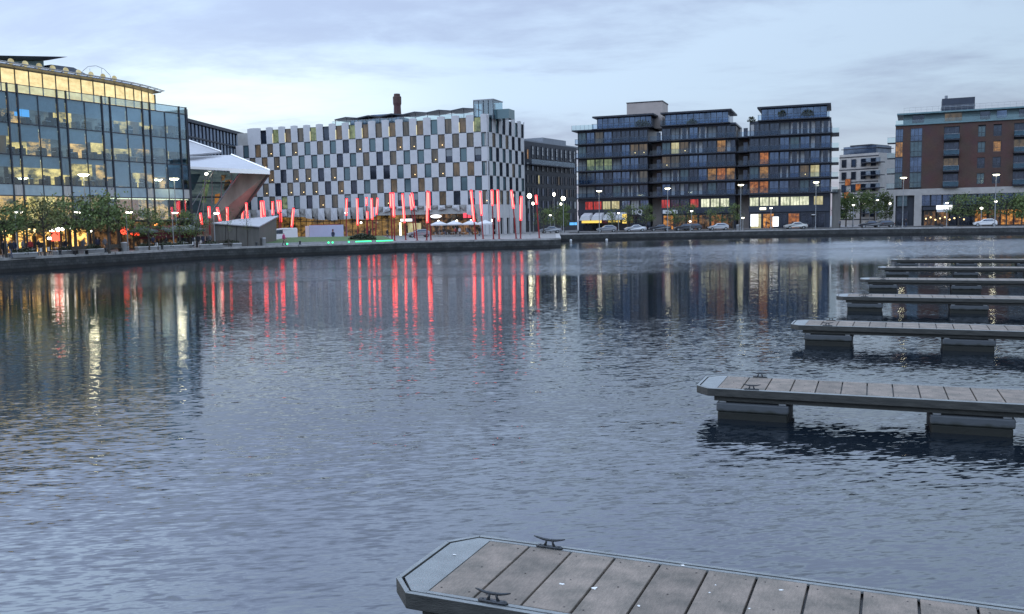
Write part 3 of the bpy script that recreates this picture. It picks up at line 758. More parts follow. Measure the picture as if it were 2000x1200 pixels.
# ------------------------------------------------------------------ three dark glass apartment blocks
ad = Vector((.94, -.342)).normalized(); AO = Vector((14.8, 208)); aang = atan2(ad.y, ad.x)
LV = [9.0, 12.1, 15.1, 18.1, 21.2, 24.4]; TOP = 27.3
def amesh(pane, extra=None, w=1.85, mull=1): return win(w, 2.5, pane, extra=extra, mull=mull, dep=.12, fw_=.07)
AW = dict(dark=amesh(MT['glass']), blue=amesh(MT['glassb']), teal=amesh(MT['tealglass']), curt=amesh(MT['glass'], 'curt'), one=amesh(MT['glass'], 'onecurt'), blind=amesh(MT['blind'], None),
          warm=amesh(LIT['warm']), orange=amesh(LIT['orange']), green=amesh(LIT['green']), dim=amesh(LIT['dim']), pale=amesh(LIT['pale'], mull=2), red=amesh(LIT['redwin']), yellow=amesh(LIT['yellow']), shop=amesh(LIT['shop']), amber=amesh(LIT['warmdim'], 'lamp'))
def pane_low(k): return win(1.9, 1.9, k, mull=2, dep=.12, fw_=.07)
PL = dict(pale=pane_low(LIT['pale']), red=pane_low(LIT['redwin']), yellow=pane_low(LIT['yellow']), dark=pane_low(MT['glass']), blue=pane_low(MT['glassb']), palecurt=pane_low(MT['curtain']))
PS = dict(shop=win(2.3, 3.2, LIT['shop'], mull=2, trans=.75, dep=.15, fw_=.08), dark=win(2.3, 3.2, MT['glass'], mull=1, trans=.75, dep=.15, fw_=.08), yellow=win(2.3, 3.2, LIT['yellow'], mull=1, trans=.75, dep=.15, fw_=.08), orange=win(2.3, 3.2, LIT['orange'], mull=2, trans=.75, dep=.15, fw_=.08), terrace=win(2.3, 3.2, LIT['terrace'], mull=2, trans=.75, dep=.15, fw_=.08))
def apt(label, u0_, L, lits, topspan, roofspan, shops, lows, lowside=None, seed=1, side=False, nleft=0):
    o2 = AO+ad*u0_; t = thing("apartment_block", label, "apartment block", (o2.x, o2.y, 0), aang, "dark glass apartment blocks on the far quay"); r = random.Random(seed)
    b = MB(); b.box(0, L, .3, 14, 1.4, LV[5], MT['zinc'])
    b.box(topspan[0], topspan[1], .3, 13, LV[5], LV[5]+.02, MT['slab'])
    b.box(0, L, -.2, .3, 5.0, 6.3, MT['zinc']); b.box(0, L, -.1, .3, 8.2, 8.75, MT['zinc'])
    b.build("wall", t)
    # floors with balcony slabs and glass balustrades
    for i, z in enumerate(LV):
        a0, a1 = (0, L) if i < 5 else topspan
        s_ = MB(); s_.box(a0-.2, a1+.3, -1.5, .28, z-.22, z, MT['slab']); s_.box(a0-.2, a1+.3, -1.5, -1.46, z+.004, z+.95, MT['balglass'])
        s_.box(a0-.2, a1+.3, -1.53, -1.42, z+1.0, z+1.06, MT['darkframe'])
        kk = int((a1-a0)/1.9)
        for j in range(kk+1): s_.box(a0+(a1-a0)*j/kk-.03, a0+(a1-a0)*j/kk+.03, -1.55, -1.5, z-.05, z+1.0, MT['darkframe'])
        s_.build("balcony", t)
        nn = int(L/1.93)
        for j in range(nn):
            u = (j+.5)*L/nn
            if i == 5: continue
            if i == 4 and not (topspan[0]-3.5 < u < topspan[1]+3.5): pass
            k = lits.get((i, j)) or r.choices(['dark', 'blue', 'curt', 'one', 'teal', 'blind', 'dim'], [4.5, 4, 1.2, 1.0, 1.6, .35, .5])[0]
            link("window", AW[k], t, (u, .16, z+.1))
    a0, a1 = topspan
    b = MB(); b.box(a0+.4, a1-.3, 1.2, 11, LV[5], TOP-.35, MT['glassb']); 
    kk = int((a1-a0)/1.3)
    for j in range(kk+1): b.box(a0+.4+(a1-a0-.7)*j/kk-.05, a0+.4+(a1-a0-.7)*j/kk+.05, 1.1, 1.2, LV[5], TOP-.35, MT['darkframe'])
    b.build("penthouse", t)
    b = MB(); b.box(a0-.4, a1+.5, -.3, 12, TOP-.35, TOP, MT['slab']); b.build("roof", t)
    for (u, k, w) in lows: link("window", PL[k], t, (u, -.0, 6.3))
    for (u, k) in shops: link("shop_window", PS[k], t, (u, -.06, 1.5))
    return t
A = apt("dark glass apartment block nearest the hotel, with a beige stair tower on its roof", .9, 16.2,
 {(4, 2): 'dim', (3, 7): 'amber', (3, 6): 'amber', (2, 1): 'green', (2, 2): 'green', (2, 3): 'green', (2, 4): 'blind', (3, 0): 'teal'}, (4, 17.1), None,
 [(2.2, 'dark'), (4.6, 'dark'), (13.2, 'dark'), (15.6, 'dark')],
 [(2.6, 'red', 0), (4.6, 'red', 0), (6.7, 'yellow', 0), (8.8, 'yellow', 0), (11.2, 'blue', 0), (13.3, 'palecurt', 0), (15.4, 'blue', 0)], seed=2)
m_ = MB(); m_.box(-1, 4.2, -1.2, 4, 24.1, 24.35, MT['slab']); m_.box(-1, 4.2, -1.2, -1.15, 24.35, 25.4, GL['rail'])
for i in range(6): m_.box(-1+i, -.95+i, -1.25, -1.2, 24.35, 25.4, MT['steel'])
m_.build("roof_terrace", A)
m_ = MB(); m_.box(10.4, 18.6, 5, 12, 24.4, 30.4, MT['beige']); m_.box(10.3, 18.7, 4.9, 12.1, 30.4, 30.6, MT['slab']); m_.build("stair_tower", A)
m_ = MB(); m_.box(11.5, 15, 4.8, 4.98, 24.5, 26.6, MT['glass']); m_.build("tower_opening", A)
m_ = MB(); m_.box(1.5, 11.5, -3.2, -.3, 4.2, 4.3, MT['canvaswhite'])
for i in range(4):
    x = 1.2+i*2.7; m_.prism([(x, -3.4, 3.9), (x+2.5, -3.4, 3.9), (x+2.5, -.3, 4.6), (x, -.3, 4.6)], [(x+.35, -3.2, 4.9), (x+2.3, -3.2, 4.9), (x+2.3, -.3, 5.6), (x+.35, -.3, 5.6)], MT['canvaswhite'])
m_.build("awning", A)
m_ = MB(); m_.box(1.8, 6.4, -3.5, -3.42, 3.3, 3.85, MT['signy']); m_.box(6.6, 7.8, -3.5, -3.42, 3.2, 3.9, MT['canvasred']); m_.box(8, 10.6, -3.5, -3.42, 3.4, 3.8, MT['signy']); m_.box(11.1, 12.1, -3.3, -3.1, 3.1, 5.2, MT['signy']); m_.build("shop_sign", A)
m_ = MB(); m_.box(-1.2, -.2, -3, -2.9, 2.9, 3.5, MT['screen']); m_.box(-.1, .5, -3, -2.9, 2.9, 3.5, MT['screen']); m_.build("blue_sign", A)
B = apt("middle dark glass apartment block with red-lit first-floor windows", 20.2, 16.0,
 {(3, 1): 'yellow', (3, 2): 'amber', (3, 6): 'warm', (2, 0): 'amber', (2, 1): 'dim', (1, 5): 'warm', (1, 6): 'orange', (1, 7): 'warm', (4, 1): 'blind', (4, 2): 'curt', (4, 4): 'curt', (4, 5): 'blind', (3, 3): 'curt'}, (.2, 14.6), None,
 [(1.5, 'shop'), (4.2, 'terrace'), (6.8, 'shop'), (9.4, 'terrace'), (12.0, 'orange'), (14.6, 'terrace')],
 [(.9, 'red', 0), (3.0, 'dark', 0), (5.1, 'dark', 0), (7.2, 'red', 0), (9.6, 'pale', 0), (11.7, 'pale', 0), (13.8, 'pale', 0)], seed=5)
C3 = apt("tallest dark glass apartment block, right-hand one of the three with pale lit office windows below", 39.1, 16.5,
 {(5, 2): 'blind', (4, 3): 'blind', (4, 5): 'curt', (4, 6): 'one', (2, 1): 'orange', (2, 2): 'blue', (1, 1): 'warm', (1, 5): 'amber', (1, 6): 'yellow', (0, 0): 'orange', (0, 1): 'orange', (1, 3): 'curt', (2, 5): 'one'}, (2.0, 15.9), None,
 [(1.5, 'yellow'), (4.1, 'shop'), (6.7, 'dark'), (9.3, 'orange'), (11.9, 'dark'), (14.4, 'dark')],
 [(1.1, 'pale', 0), (3.2, 'pale', 0), (5.2, 'pale', 0), (7.5, 'pale', 0), (9.5, 'pale', 0), (11.4, 'pale', 0), (14.2, 'yellow', 0)], seed=9)
m_ = MB(); m_.box(.4, 2.0, -.3, -.22, 2.0, 4.6, MT['signw']); m_.build("lit_sign", C3); m_ = MB(); m_.box(5.0, 6.2, -.3, -.22, 1.9, 4.0, MT['signw']); m_.build("lit_sign", C3); m_ = MB(); m_.box(2.3, 3.6, -.3, -.22, 5.5, 6.0, MT['ceilight']); m_.build("lit_sign", C3)
m_ = MB(); m_.box(12.6, 14.0, -.32, -.22, 4.0, 4.6, MT['black']); m_.box(12.9, 13.7, -.34, -.325, 4.2, 4.35, MT['chairw']); m_.build("shop_sign", C3)
m_ = MB(); m_.box(.3, 3.6, -.32, -.24, 5.1, 5.9, MT['chairw']); m_.build("shop_sign", B)
# raised letters over a doorway of the first block
tc_ = D.curves.new("letters", 'FONT'); tc_.body = "HQ"; tc_.size = 1.6; tc_.extrude = .05
to = D.objects.new("letters", tc_); col.objects.link(to); dg = bpy.context.evaluated_depsgraph_get(); dg.update()
lme = D.meshes.new_from_object(to.evaluated_get(dg)); D.objects.remove(to); lme.materials.clear(); lme.materials.append(MT['chairw'])
lo = link("lettering", lme, A, (12.6, -.3, 5.05)); lo.rotation_euler = (radians(90), 0, 0)
# recessed links with balconies between the blocks
def linkb(label, u0_, L, host):
    du = u0_ - (host.location.xy-AO).dot(ad)
    b = MB(); b.box(du, du+L, 4, 12, 1.4, LV[4]+.4, MT['beige'])
    for z in LV[:5]: b.box(du+.004, du+L-.004, -.8, 3.99, z-.25, z, MT['slab']); b.box(du+.3, du+L-.2, -.8, -.76, z+.004, z+1, MT['balglass']); b.box(du+1, du+1.9, 3.9, 4, z, z+2.2, MT['glass'])
    b.build("link_bay", host)
linkb("", 17.4, 2.6, A); linkb("", 36.5, 2.3, B)
# side wings of the blocks (right ends) with stepped balconies
def rside(host, L, zt, n=5):
    b = MB(); b.box(L+.004, L+.12, 1.5, 12, 9.4, zt-4, MT['beige'])
    for z in LV[:n]:
        b.box(L+.12, L+1.6, .2, 8, z-.22, z, MT['slab']); b.box(L+1.56, L+1.6, .2, 8, z+.004, z+1, GL['rail']); b.box(L+.3, L+1.5, .2, .24, z+.004, z+1, GL['rail'])
    b.build("side_balconies", host)
rside(C3, 16.5, TOP)
b = MB(); b.box(15.1, 16.0, 2, 10, LV[4], LV[4]+2.6, MT['beige']); b.box(14.9, 16.2, -1.4, 10, LV[4]+2.6, LV[4]+2.7, MT['slab']); b.build("stair_tower", B)
b = MB(); b.box(16.9, 18.6, .6, 3, 1.4, 9.5, MT['kiosk']); b.build("end_pier", C3)
# roof plants
def bush(name, label, loc, r, n=160, parent=None, seed=1, cat="shrub"):
    rr = random.Random(seed); m = MB()
    for _ in range(n):
        while True:
            v = Vector((rr.uniform(-1, 1), rr.uniform(-1, 1), rr.uniform(-.1, 1)))
            if v.length < 1: break
        c = Vector((v.x*r[0], v.y*r[1], v.z*r[2])); s_ = rr.uniform(.12, .3)
        a = Vector((rr.gauss(0, 1), rr.gauss(0, 1), rr.gauss(0, 1))).normalized(); b = a.orthogonal().normalized(); c2 = a.cross(b)
        m.poly([c+b*s_, c+c2*s_*.6, c-b*s_, c-c2*s_*.6], MT['hedge'])
    o = m.build(name, parent, loc=loc)
    if not parent: tag(o, label, cat)
    return o
bush("planting", "", (15, -.4, 24.5), (1.9, .6, 1.6), 260, A, 1); bush("planting", "", (6.6, .2, 24.5), (1.2, .5, 1.1), 120, B, 2)
bush("planting", "", (6.6, .2, 25.4), (1.0, .5, 1.0), 120, C3, 3); bush("planting", "", (11.8, .2, 25.2), (1.3, .5, 1.2), 140, C3, 4); bush("planting", "", (.4, 0, 24.4), (.9, .5, 1.1), 100, C3, 5)

# beige building in the gap
p = at_Y(1640, 300, 236); q = at_Y(1716, 300, 228)
bg = block("apartment_block", "pale rendered apartment building with dark balconies in the gap beside the brick block", (p.x, p.y), (q.x, q.y), 19.6, 12, 5, MT['palestone'], [W_A[0], W_A[1], W_A[2], W_A[0]], pitch=2.5, rnd=8, first=1.8, fh=3.2)
L_ = (q-p).length
m_ = MB(); m_.box(.5, L_-1.2, 1, 9, 19.6, 21.6, MT['glassb']); m_.box(2.5, L_-2.3, .6, 10, 21.6, 21.9, MT['slab']); m_.box(0, L_-.5, .7, 9, 20.9, 21.05, MT['slab']); m_.build("penthouse", bg)
for i in range(5):
    z = 4.5+i*3.2; m_ = MB(); m_.box(L_-4, L_+1.2, -1.4, 1, z-.25, z, MT['slab']); m_.box(L_-4, L_+1.2, -1.4, -1.35, z+.004, z+1, MT['balglass']); m_.build("balcony", bg)
for (x, z) in ((2.5, 11.6), (2.3, 8.2), (5.4, 10.2)): link("window", win(1.6, 1.8, LIT['orange'], dep=.1), bg, (x, -.25, z))

# ------------------------------------------------------------------ brick apartment building
bd_ = Vector((.91, -.41)).normalized(); BO = Vector((82.2, 193)); bang = atan2(bd_.y, bd_.x); BU = 44
bk = thing("brick_building", "red brick apartment building with teal glass top floor and pale stone base", "building", (BO.x, BO.y, 0), bang)
bays = [(-.0, 1.5, 'glaz'), (2.9, 5.2, 'glaz'), (9.3, 12.2, 'balc'), (22.1, 25.2, 'balc'), (33, 36, 'balc')]
wins = [(15.6, 17.0), (18.4, 19.9), (28.2, 29.6), (30.5, 32)]
m_ = MB(); BZ0, BZ1 = 9.3, 22.7
# brick piers between the openings
ops = sorted([(a, b) for a, b, _ in bays]+wins); x = 0
for a, b in ops:
    if a > x: m_.box(x, a, 0, .5, BZ0, BZ1, MT['brick'])
    x = b
m_.box(x, BU, 0, .5, BZ0, BZ1, MT['brick'])
for a, b in ops: m_.box(a, b, .002, .498, BZ1-.7, BZ1, MT['brick'])
for a, b in wins:
    for k in range(4): m_.box(a, b, .002, .498, BZ0 if k == 0 else 9.9+3.2*k-.9, 9.9+3.2*k+.1, MT['brick'])
m_.box(0, BU, .7, 15, BZ0, BZ1, MT['slab'])
m_.box(-.01, .69, .5, 14.5, BZ0, BZ1, MT['brick'])
m_.build("wall", bk)
for a, b, kd in bays:
    for k in range(4):
        z = 9.6+3.25*k; w = b-a
        if kd == 'glaz':
            pm = LIT['warm'] if (a < 1 and k == 2) else MT['glassb'] if k % 2 else MT['tealglass']
            link("window", win(w, 3.2, pm, mull=2, trans=.35, dep=.15), bk, ((a+b)/2, .1, z))
        else:
            pm = LIT['warmdim'] if (a > 9 and a < 10 and k == 1) or (a > 22 and a < 23 and k == 2) else MT['glass']
            link("window", win(w, 2.7, pm, mull=2, dep=.15), bk, ((a+b)/2, .52, z))
            s_ = MB(); s_.box(a+.004, b-.004, -.9, .51, z-.2, z, MT['slab']); s_.box(a, b, -.9, -.86, z+.004, z+1.05, MT['balglass']); s_.box(a, b, -.94, -.82, z+1.05, z+1.1, MT['steel']); s_.build("balcony", bk)
            lk = MB(); lk.box(a, b, -.86, -.82, z+.1, z+1.0, MT['tealpanel']); lk.build("balustrade", bk)
for a, b in wins:
    for k in range(4):
        pm = LIT['warm'] if (18 < a < 19 and k == 2) else random.choice([MT['glass'], MT['tealglass'], MT['glass']])
        link("window", win(b-a, 2.2, pm, mull=1, trans=.4, dep=.15), bk, ((a+b)/2, .2, 9.9+3.2*k+.1))
for k in range(4):
    z = 9.6+3.25*k; s_ = MB(); s_.box(-1.6, -.01, 1.5, 3.6, z-.2, z, MT['slab'])
    s_.box(-1.6, -1.56, 1.5, 3.6, z, z+1.05, GL['rail']); s_.box(-1.6, -.02, 1.5, 1.54, z, z+1.05, GL['rail']); s_.box(-1.64, -.02, 1.46, 1.56, z+1.05, z+1.1, MT['steel']); s_.build("balcony", bk)
m_ = MB(); m_.box(1.4, BU, 1.6, 12, BZ1+.25, 25.0, MT['tealpanel'])
for (a, b, mm) in ((3.2, 5.4, MT['glass']), (9.4, 12.6, LIT['warmdim']), (16, 17.8, MT['glass']), (19, 20.8, MT['glassb']), (23, 26, MT['glass']), (29, 32, MT['glass'])): m_.box(a, b, 1.5, 1.58, BZ1+.6, 24.8, mm)
m_.build("top_floor", bk)
m_ = MB(); m_.box(-.1, BU, -.25, 1.6, BZ1, BZ1+.25, MT['tealpanel']); m_.box(0, BU, 0, .05, BZ1+.25, BZ1+1.1, GL['rail']); m_.build("terrace_edge", bk)
m_ = MB(); m_.box(.2, BU, .2, 13, 25.0, 25.3, MT['tealpanel'])
for i in range(36): m_.box(1.5+i*1.1, 1.53+i*1.1, .8, .83, 25.3, 26.4, MT['steel'])
m_.box(1.5, BU, .8, .83, 26.38, 26.42, MT['steel']); m_.box(1.5, BU, .8, .83, 25.85, 25.88, MT['steel']); m_.build("roof", bk)
m_ = MB(); m_.box(8.8, 15, 3, 9, 25.3, 28.1, MT['zinc']); m_.box(8.7, 15.1, 2.9, 9.1, 26.3, 26.45, MT['rooflv']); m_.tube([(9.6, 4, 28.1), (9.6, 4, 28.8)], .3, MT['rooflv'], 8); m_.build("plant_room", bk)
m_ = MB(); m_.box(-.1, BU, -.15, .9, 8.0, 9.3, MT['palestone'])
for a, b in ((0, .3), (4.0-.0, 5.4), (27.2, 28.4), (43, 44)): m_.box(a-.05, b, -.15, .9, 1.4, 8.0, MT['palestone'])
m_.box(0, BU, .95, 14, 1.4, 8.0, MT['slab']); m_.box(-.1, 0, .9, 14.5, 1.4, 9.3, MT['palestone']); m_.build("stone_base", bk)
k1 = win(2.05, 2.3, MT['glassb'], mull=1, trans=.45, dep=.12); k2 = win(2.05, 2.3, MT['tealglass'], mull=1, trans=.45, dep=.12)
for i in range(19):
    x = 1.6+i*2.2
    if 3.6 < x < 5.8 or 26.6 < x < 28.8: continue
    link("window", random.choice([k1, k2]), bk, (x, .5, 5.7))
bsh = [('dark', 1.6), ('terrace', 7.0), ('terrace', 9.5), ('dark', 12.0), ('dark', 14.4), ('shop', 16.6), ('terrace', 19.0), ('shop', 21.4), ('shop', 23.8), ('dark', 26.0), ('shop', 30.2), ('shop', 32.6), ('shop', 35), ('terrace', 38)]
for k, x in bsh: link("shop_window", PS[k], bk, (x, .4, 1.5))
m_ = MB(); m_.box(5.6, 14.6, -.9, .8, 4.8, 5.5, MT['slab']); m_.build("fascia", bk)
m_ = MB(); m_.box(8.2, 9.6, -1.1, -.95, 4.9, 5.75, MT['signw']); m_.box(9.72, 11.2, -1.1, -.95, 4.9, 5.75, MT['signw']); m_.box(8.3, 11.1, -1.08, -.93, 4.35, 4.88, MT['chairw']); m_.build("lit_sign", bk)
m_ = MB()
for i in range(9): m_.ball((6.3+i*.9, .2, 3.0+.3*sin(i*2.1)), .16, MT['warmbulb'], 6, 4)
m_.build("hanging_lamp", bk)

# ------------------------------------------------------------------ glass office on the left
OO = Vector((-56.7, 100)); od = Vector((.436, .9)).normalized(); oang = atan2(od.y, od.x); OU0, OU1 = -18.6, 28.4
of = thing("office_building", "large curved-top glass office building on the left with lit open-plan floors", "office building", (OO.x, OO.y, 0), oang)
# local x along facade, local y inwards (away from dock); outward is -y
FZ = [1.4, 9.3, 12.6, 16.1, 19.5]
st = MB(); DP = 16
for z in FZ[1:]: st.box(OU0, OU1, .35, DP, z-.35, z, MT['slab'])
st.box(OU0, OU1, .3, DP, 4.9, 5.15, MT['slab']); st.box(OU0, OU1, DP, DP+.3, 1.4, 19.5, MT['slab']); st.box(OU0, OU0+.3, .3, DP, 1.4, 19.5, MT['slab'])
st.build("floor_slab", of)
ro = random.Random(21)
mods = [1.95+6.25*i for i in range(-3, 5)]     # left edge of each narrow bay
inner = MB(); lights = MB(); clutter = MB(); sky_sheen = MB()
def cell(u0_, u1_, fi, kind, sheenf):
    z0, z1 = (FZ[fi], FZ[fi+1]-.36)
    bm_ = {'warm': LIT['offwarm'], 'yel': LIT['offyel'], 'dim': LIT['offdim'], 'org': LIT['orangewall']}[kind]
    dep = 3.2 if kind != 'yel' else 2.4
    inner.poly([(u0_, dep, z0), (u1_, dep, z0), (u1_, dep, z1), (u0_, dep, z1)], bm_)
    if kind in ('warm', 'yel'):
        for y in (.9, 2.0):
            if ro.random() < .75: lights.box(u0_+.3, u1_-.3, y, y+.14, z1-.08, z1-.03, MT['ceilight'])
    dk_ = MB(); x = ro.uniform(u0_+.1, u1_-.8); dk_.box(x, x+.7, 1.0, 1.6, z0+.7, z0+.78, MT['chairw']); dk_.box(x, x+.06, 1.0, 1.6, z0, z0+.7, MT['black']); dk_.box(x+.64, x+.7, 1.0, 1.6, z0, z0+.7, MT['black']); dk_.box(x+.15, x+.55, 1.1, 1.14, z0+.85, z0+1.2, MT['black']); dk_.box(x+.33, x+.37, 1.1, 1.14, z0+.78, z0+.86, MT['black']); dk_.build("desk", of)
    for _ in range(2):
        x = ro.uniform(u0_+.1, u1_-.5); clutter.box(x, x+ro.uniform(.3, .6), ro.uniform(.8, 1.1), ro.uniform(1.3, 1.9), z0, z0+ro.uniform(.7, 1.3), MT['black'])
    if ro.random() < .25: inner.box(u0_+.02, u0_+.1, .8, dep-.1, z0, z1, MT['beige'])
    if sheenf > 0: sky_sheen.box(u0_+.03, u1_-.03, .18, .2, z1-(z1-z0)*sheenf, z1+.3, PANELGLOW)  # pale sheet put in for sky reflected in the upper pane
bays_ = []
for mu in mods:
    bays_ += [(mu, mu+1.22, 'n'), (mu+1.22, mu+3.74, 'w'), (mu+3.74, mu+6.25, 'w')]
bays_ = [b for b in bays_ if b[0] < OU1-.1]
for fi in (1, 2, 3):
    for bi, (a, b, kd) in enumerate(bays_):
        b = min(b, OU1)
        kind = ro.choices(['warm', 'yel', 'dim'], {1: [4, 1.6, 3], 2: [4, 2.0, 3], 3: [1.5, .8, 5]}[fi])[0]
        bl = {1: ro.choice([.35, .6, .95, .5]), 2: ro.choice([.35, .5, .45]), 3: ro.choice([.45, .5, .4])}[fi]
        if fi == 3 and 1.9 < a < 4: kind = 'warm'
        if fi == 3 and 18 < a < 22: kind = 'yel'
        if fi == 1 and 8 < a < 12.5: kind, bl = 'yel', .1
        cell(a, b, fi, kind, bl)
for bi, (a, b, kd) in enumerate(bays_):
    b = min(b, OU1)
    k = 'org' if 17.5 < a < 21.8 else ro.choice(['warm', 'yel', 'warm', 'dim'])
    m__ = {'warm': LIT['offwarm'], 'yel': LIT['offyel'], 'dim': LIT['offdim'], 'org': LIT['orangewall']}[k]
    inner.poly([(a, 3.0, 5.15), (b, 3.0, 5.15), (b, 3.0, 8.9), (a, 3.0, 8.9)], m__)
    inner.poly([(a, 3.2, 1.45), (b, 3.2, 1.45), (b, 3.2, 4.9), (a, 3.2, 4.9)], LIT['rest'] if a < 14 else LIT['terrace'])
    if a < 14:
        x = a
        while x < b:
            w_ = ro.uniform(.12, .4); clutter.box(x, min(x+w_, b), 2.2, 2.6, 1.45, ro.choice([4.9, 4.9, 2.6, 3.4]), MT['slab']); x += w_+ro.uniform(.5, 1.5)
        clutter.box(a, b, 2.0, 2.2, 4.1, 4.9, MT['slab'])
    if a > 14: lights.box(a+.1, b-.1, .5, .62, 7.82, 7.95, MT['ceilight'])
inner.build("interior_wall", of); lights.build("ceiling_light", of); clutter.build("fittings", of); sky_sheen.build("blind", of)  # blind: glowing sheets standing in for reflected sky
m_ = MB(); m_.box(3.1, 3.9, .5, .6, 17.0, 18.0, MT['screen']); m_.box(4.0, 4.9, .5, .6, 17.0, 18.0, MT['screen']); m_.build("screen", of)
# curtain wall: one glass pane per bay and floor
spand = MB(); fr = MB()
cnt = 0
gm = {}
for fi, (z0, z1) in enumerate([(5.1, 8.0), (9.3, 12.6), (12.6, 16.1), (16.1, 19.5)]):
    for (a, b, kd) in bays_:
        b = min(b, OU1); key = (round(b-a, 2), round(z1-z0, 2))
        if key not in gm:
            g_ = MB(); w, h = key; g_.box(.04, w-.04, 0, .03, .05, h-.05, GL['off']); gm[key] = g_.mesh("window_pane")
        if cnt < 100: link("window_pane", gm[key], of, (a, 0, z0)); cnt += 1
        fr.box(a, b, -.04, .06, z0-.05, z0+.05, MT['darkframe'])
    fr.box(OU0, OU1, -.05, .07, z1-.06, z1+.06, MT['darkframe'])
for (a, b, kd) in bays_:
    b = min(b, OU1)
    sp1 = MB(); sp1.box(a+.05, b-.05, -.01, .04, 8.06, 9.24, PANELGLOW if kd == 'w' else MT['curtain']); sp1.build("spandrel_panel", of)
    if kd == 'n':
        for x in (a, b): fr.box(x-.07, x+.07, -.13, .08, 1.4, 20.5, MT['darkframe'])
        for z0, z1 in ((9.36, 12.54), (12.7, 16.0), (16.16, 19.4)):
            if ro.random() < .55: spand.box(a+.1, b-.1, .05, .08, z1-2.0, z1, MT['curtain'])
    else: fr.box(b-.035, b+.035, -.08, .06, 5, 19.5, MT['darkframe'])
fr.build("mullion", of); spand.build("panel_blind", of)
# return face at the right-hand corner, canted
m_ = MB(); e = OU1
m_.poly([(e, 0, 1.4), (e+.9, .9, 1.4), (e+.9, .9, 20.4), (e, 0, 20.4)], MT['tealglass'])
m_.poly([(e+.9, .9, 1.4), (e+.9, 14, 1.4), (e+.9, 14, 20.4), (e+.9, .9, 20.4)], MT['tealglass'])
for z in (8, 9.3, 12.6, 16.1, 19.5): m_.tube([(e, -.03, z), (e+.93, .88, z)], .07, MT['darkframe'], 4)
m_.tube([(e+.9, .87, 1.4), (e+.9, .87, 20.4)], .1, MT['darkframe'], 4); m_.build("corner_bay", of)
# parapet glass
m_ = MB(); m_.box(OU0, OU1, -.02, .02, 19.6, 20.4, GL['rail']); m_.box(OU0, OU1, -.05, .05, 20.4, 20.47, MT['darkframe']); m_.build("parapet", of)
# penthouse, set back, glass lit from inside, curved at the right end
ph = MB(); NB = 26; pts = []
for i in range(NB+1):
    u = OU0 + (26.9-OU0)*i/NB; y = 1.6 + (max(0, u-14)/11.6)**2.2*2.2
    pts.append((u, y))
for i in range(6): pts.append((26.9+.5*sin(i*pi/10)*1.2, 3.8+(i+.3)*1.6))
for (a, b) in zip(pts, pts[1:]):
    ph.poly([(*a, 19.5), (*b, 19.5), (*b, 22.35), (*a, 22.35)], LIT['penth'])
po = ph.build("penthouse", of)
pm_ = MB()
for (x, y) in pts: pm_ = MB(); pm_.box(x-.05, x+.05, y-.12, y-.02, 19.5, 22.4, MT['darkframe']); pm_.build("mullion", po)
cn = MB()
for k, ((x0, y0), (x1, y1)) in enumerate(zip(pts[:-4], pts[1:-3])):
    cn.prism([(x0, y0-1.3, 22.55), (x1, y1-1.3, 22.55), (x1, y1+2, 22.4), (x0, y0+2, 22.4)], [(x0, y0-1.3, 22.65), (x1, y1-1.3, 22.65), (x1, y1+2.2, 23.6), (x0, y0+2.2, 23.6)], MT['rooflv'])
    cn.bar((x0, y0-1.9, 22.75), (x0, y0+.5, 22.6), .05, MT['steel'])
cn.tube([(x, y-1.9, 22.75) for x, y in pts[:-3]], .05, MT['steel'], 5)
cn.tube([(x, y-1.6, 22.72) for x, y in pts[:-3]], .04, MT['steel'], 5)
cn.build("roof_canopy", of)
dl = MB(); rd = random.Random(2)
for i, (x, y) in enumerate(pts[:-8]):
    if x < 18: dl = MB(); dl.prism([(x+.5+.38*cos(a*pi/6), y-1.32, 22.95+.34*sin(a*pi/6)) for a in range(12)], [(x+.5+.38*cos(a*pi/6), y-1.36, 22.95+.34*sin(a*pi/6)) for a in range(12)], LIT['yellow']); dl.build("uplight_pool", of)  # glowing discs stand for pools of uplight on the canopy
m_ = MB()
# tilted roof wedge and plant screen
m_.prism([(-8, 5, 22.1), (11.4, 5, 24.8), (11.4, 11, 24.8), (-8, 11, 22.1)], [(-8, 4, 22.5), (13.3, 4, 25.4), (13.3, 12, 25.4), (-8, 12, 22.5)], MT['rooflv'])
m_.prism([(-8, 5.5, 21.6), (11.0, 5.5, 21.6), (11.0, 11, 21.6), (-8, 11, 21.6)], [(-8, 5.5, 22.0), (11.0, 5.5, 24.7), (11.0, 11, 24.7), (-8, 11, 22.0)], MT['tealpanel'])
m_.prism([(10.5, 5, 22.6), (20.5, 5, 22.6), (20.5, 11, 22.6), (10.5, 11, 22.6)], [(12, 5.5, 24.4), (15.2, 5.5, 24.5), (15.2, 11, 24.5), (12, 11, 24.4)], MT['zinc'])
m_.build("rooftop_plant", of)
m_ = MB()
for i in range(7):
    a = pi*i/6; m_.bar((18.2-cos(a)*2.4+0, 5, 23.2+sin(a)*1.9), (18.2-cos(a+.5)*2.4, 5, 23.2+sin(a+.5)*1.9 if i < 6 else 23.2), .035, MT['steel'])
m_.bar((17.2, 5, 23.0), (17.2, 5, 24.6), .03, MT['steel']); m_.bar((19, 5, 23.0), (19, 5, 24.9), .03, MT['steel']); m_.build("maintenance_rail", of)

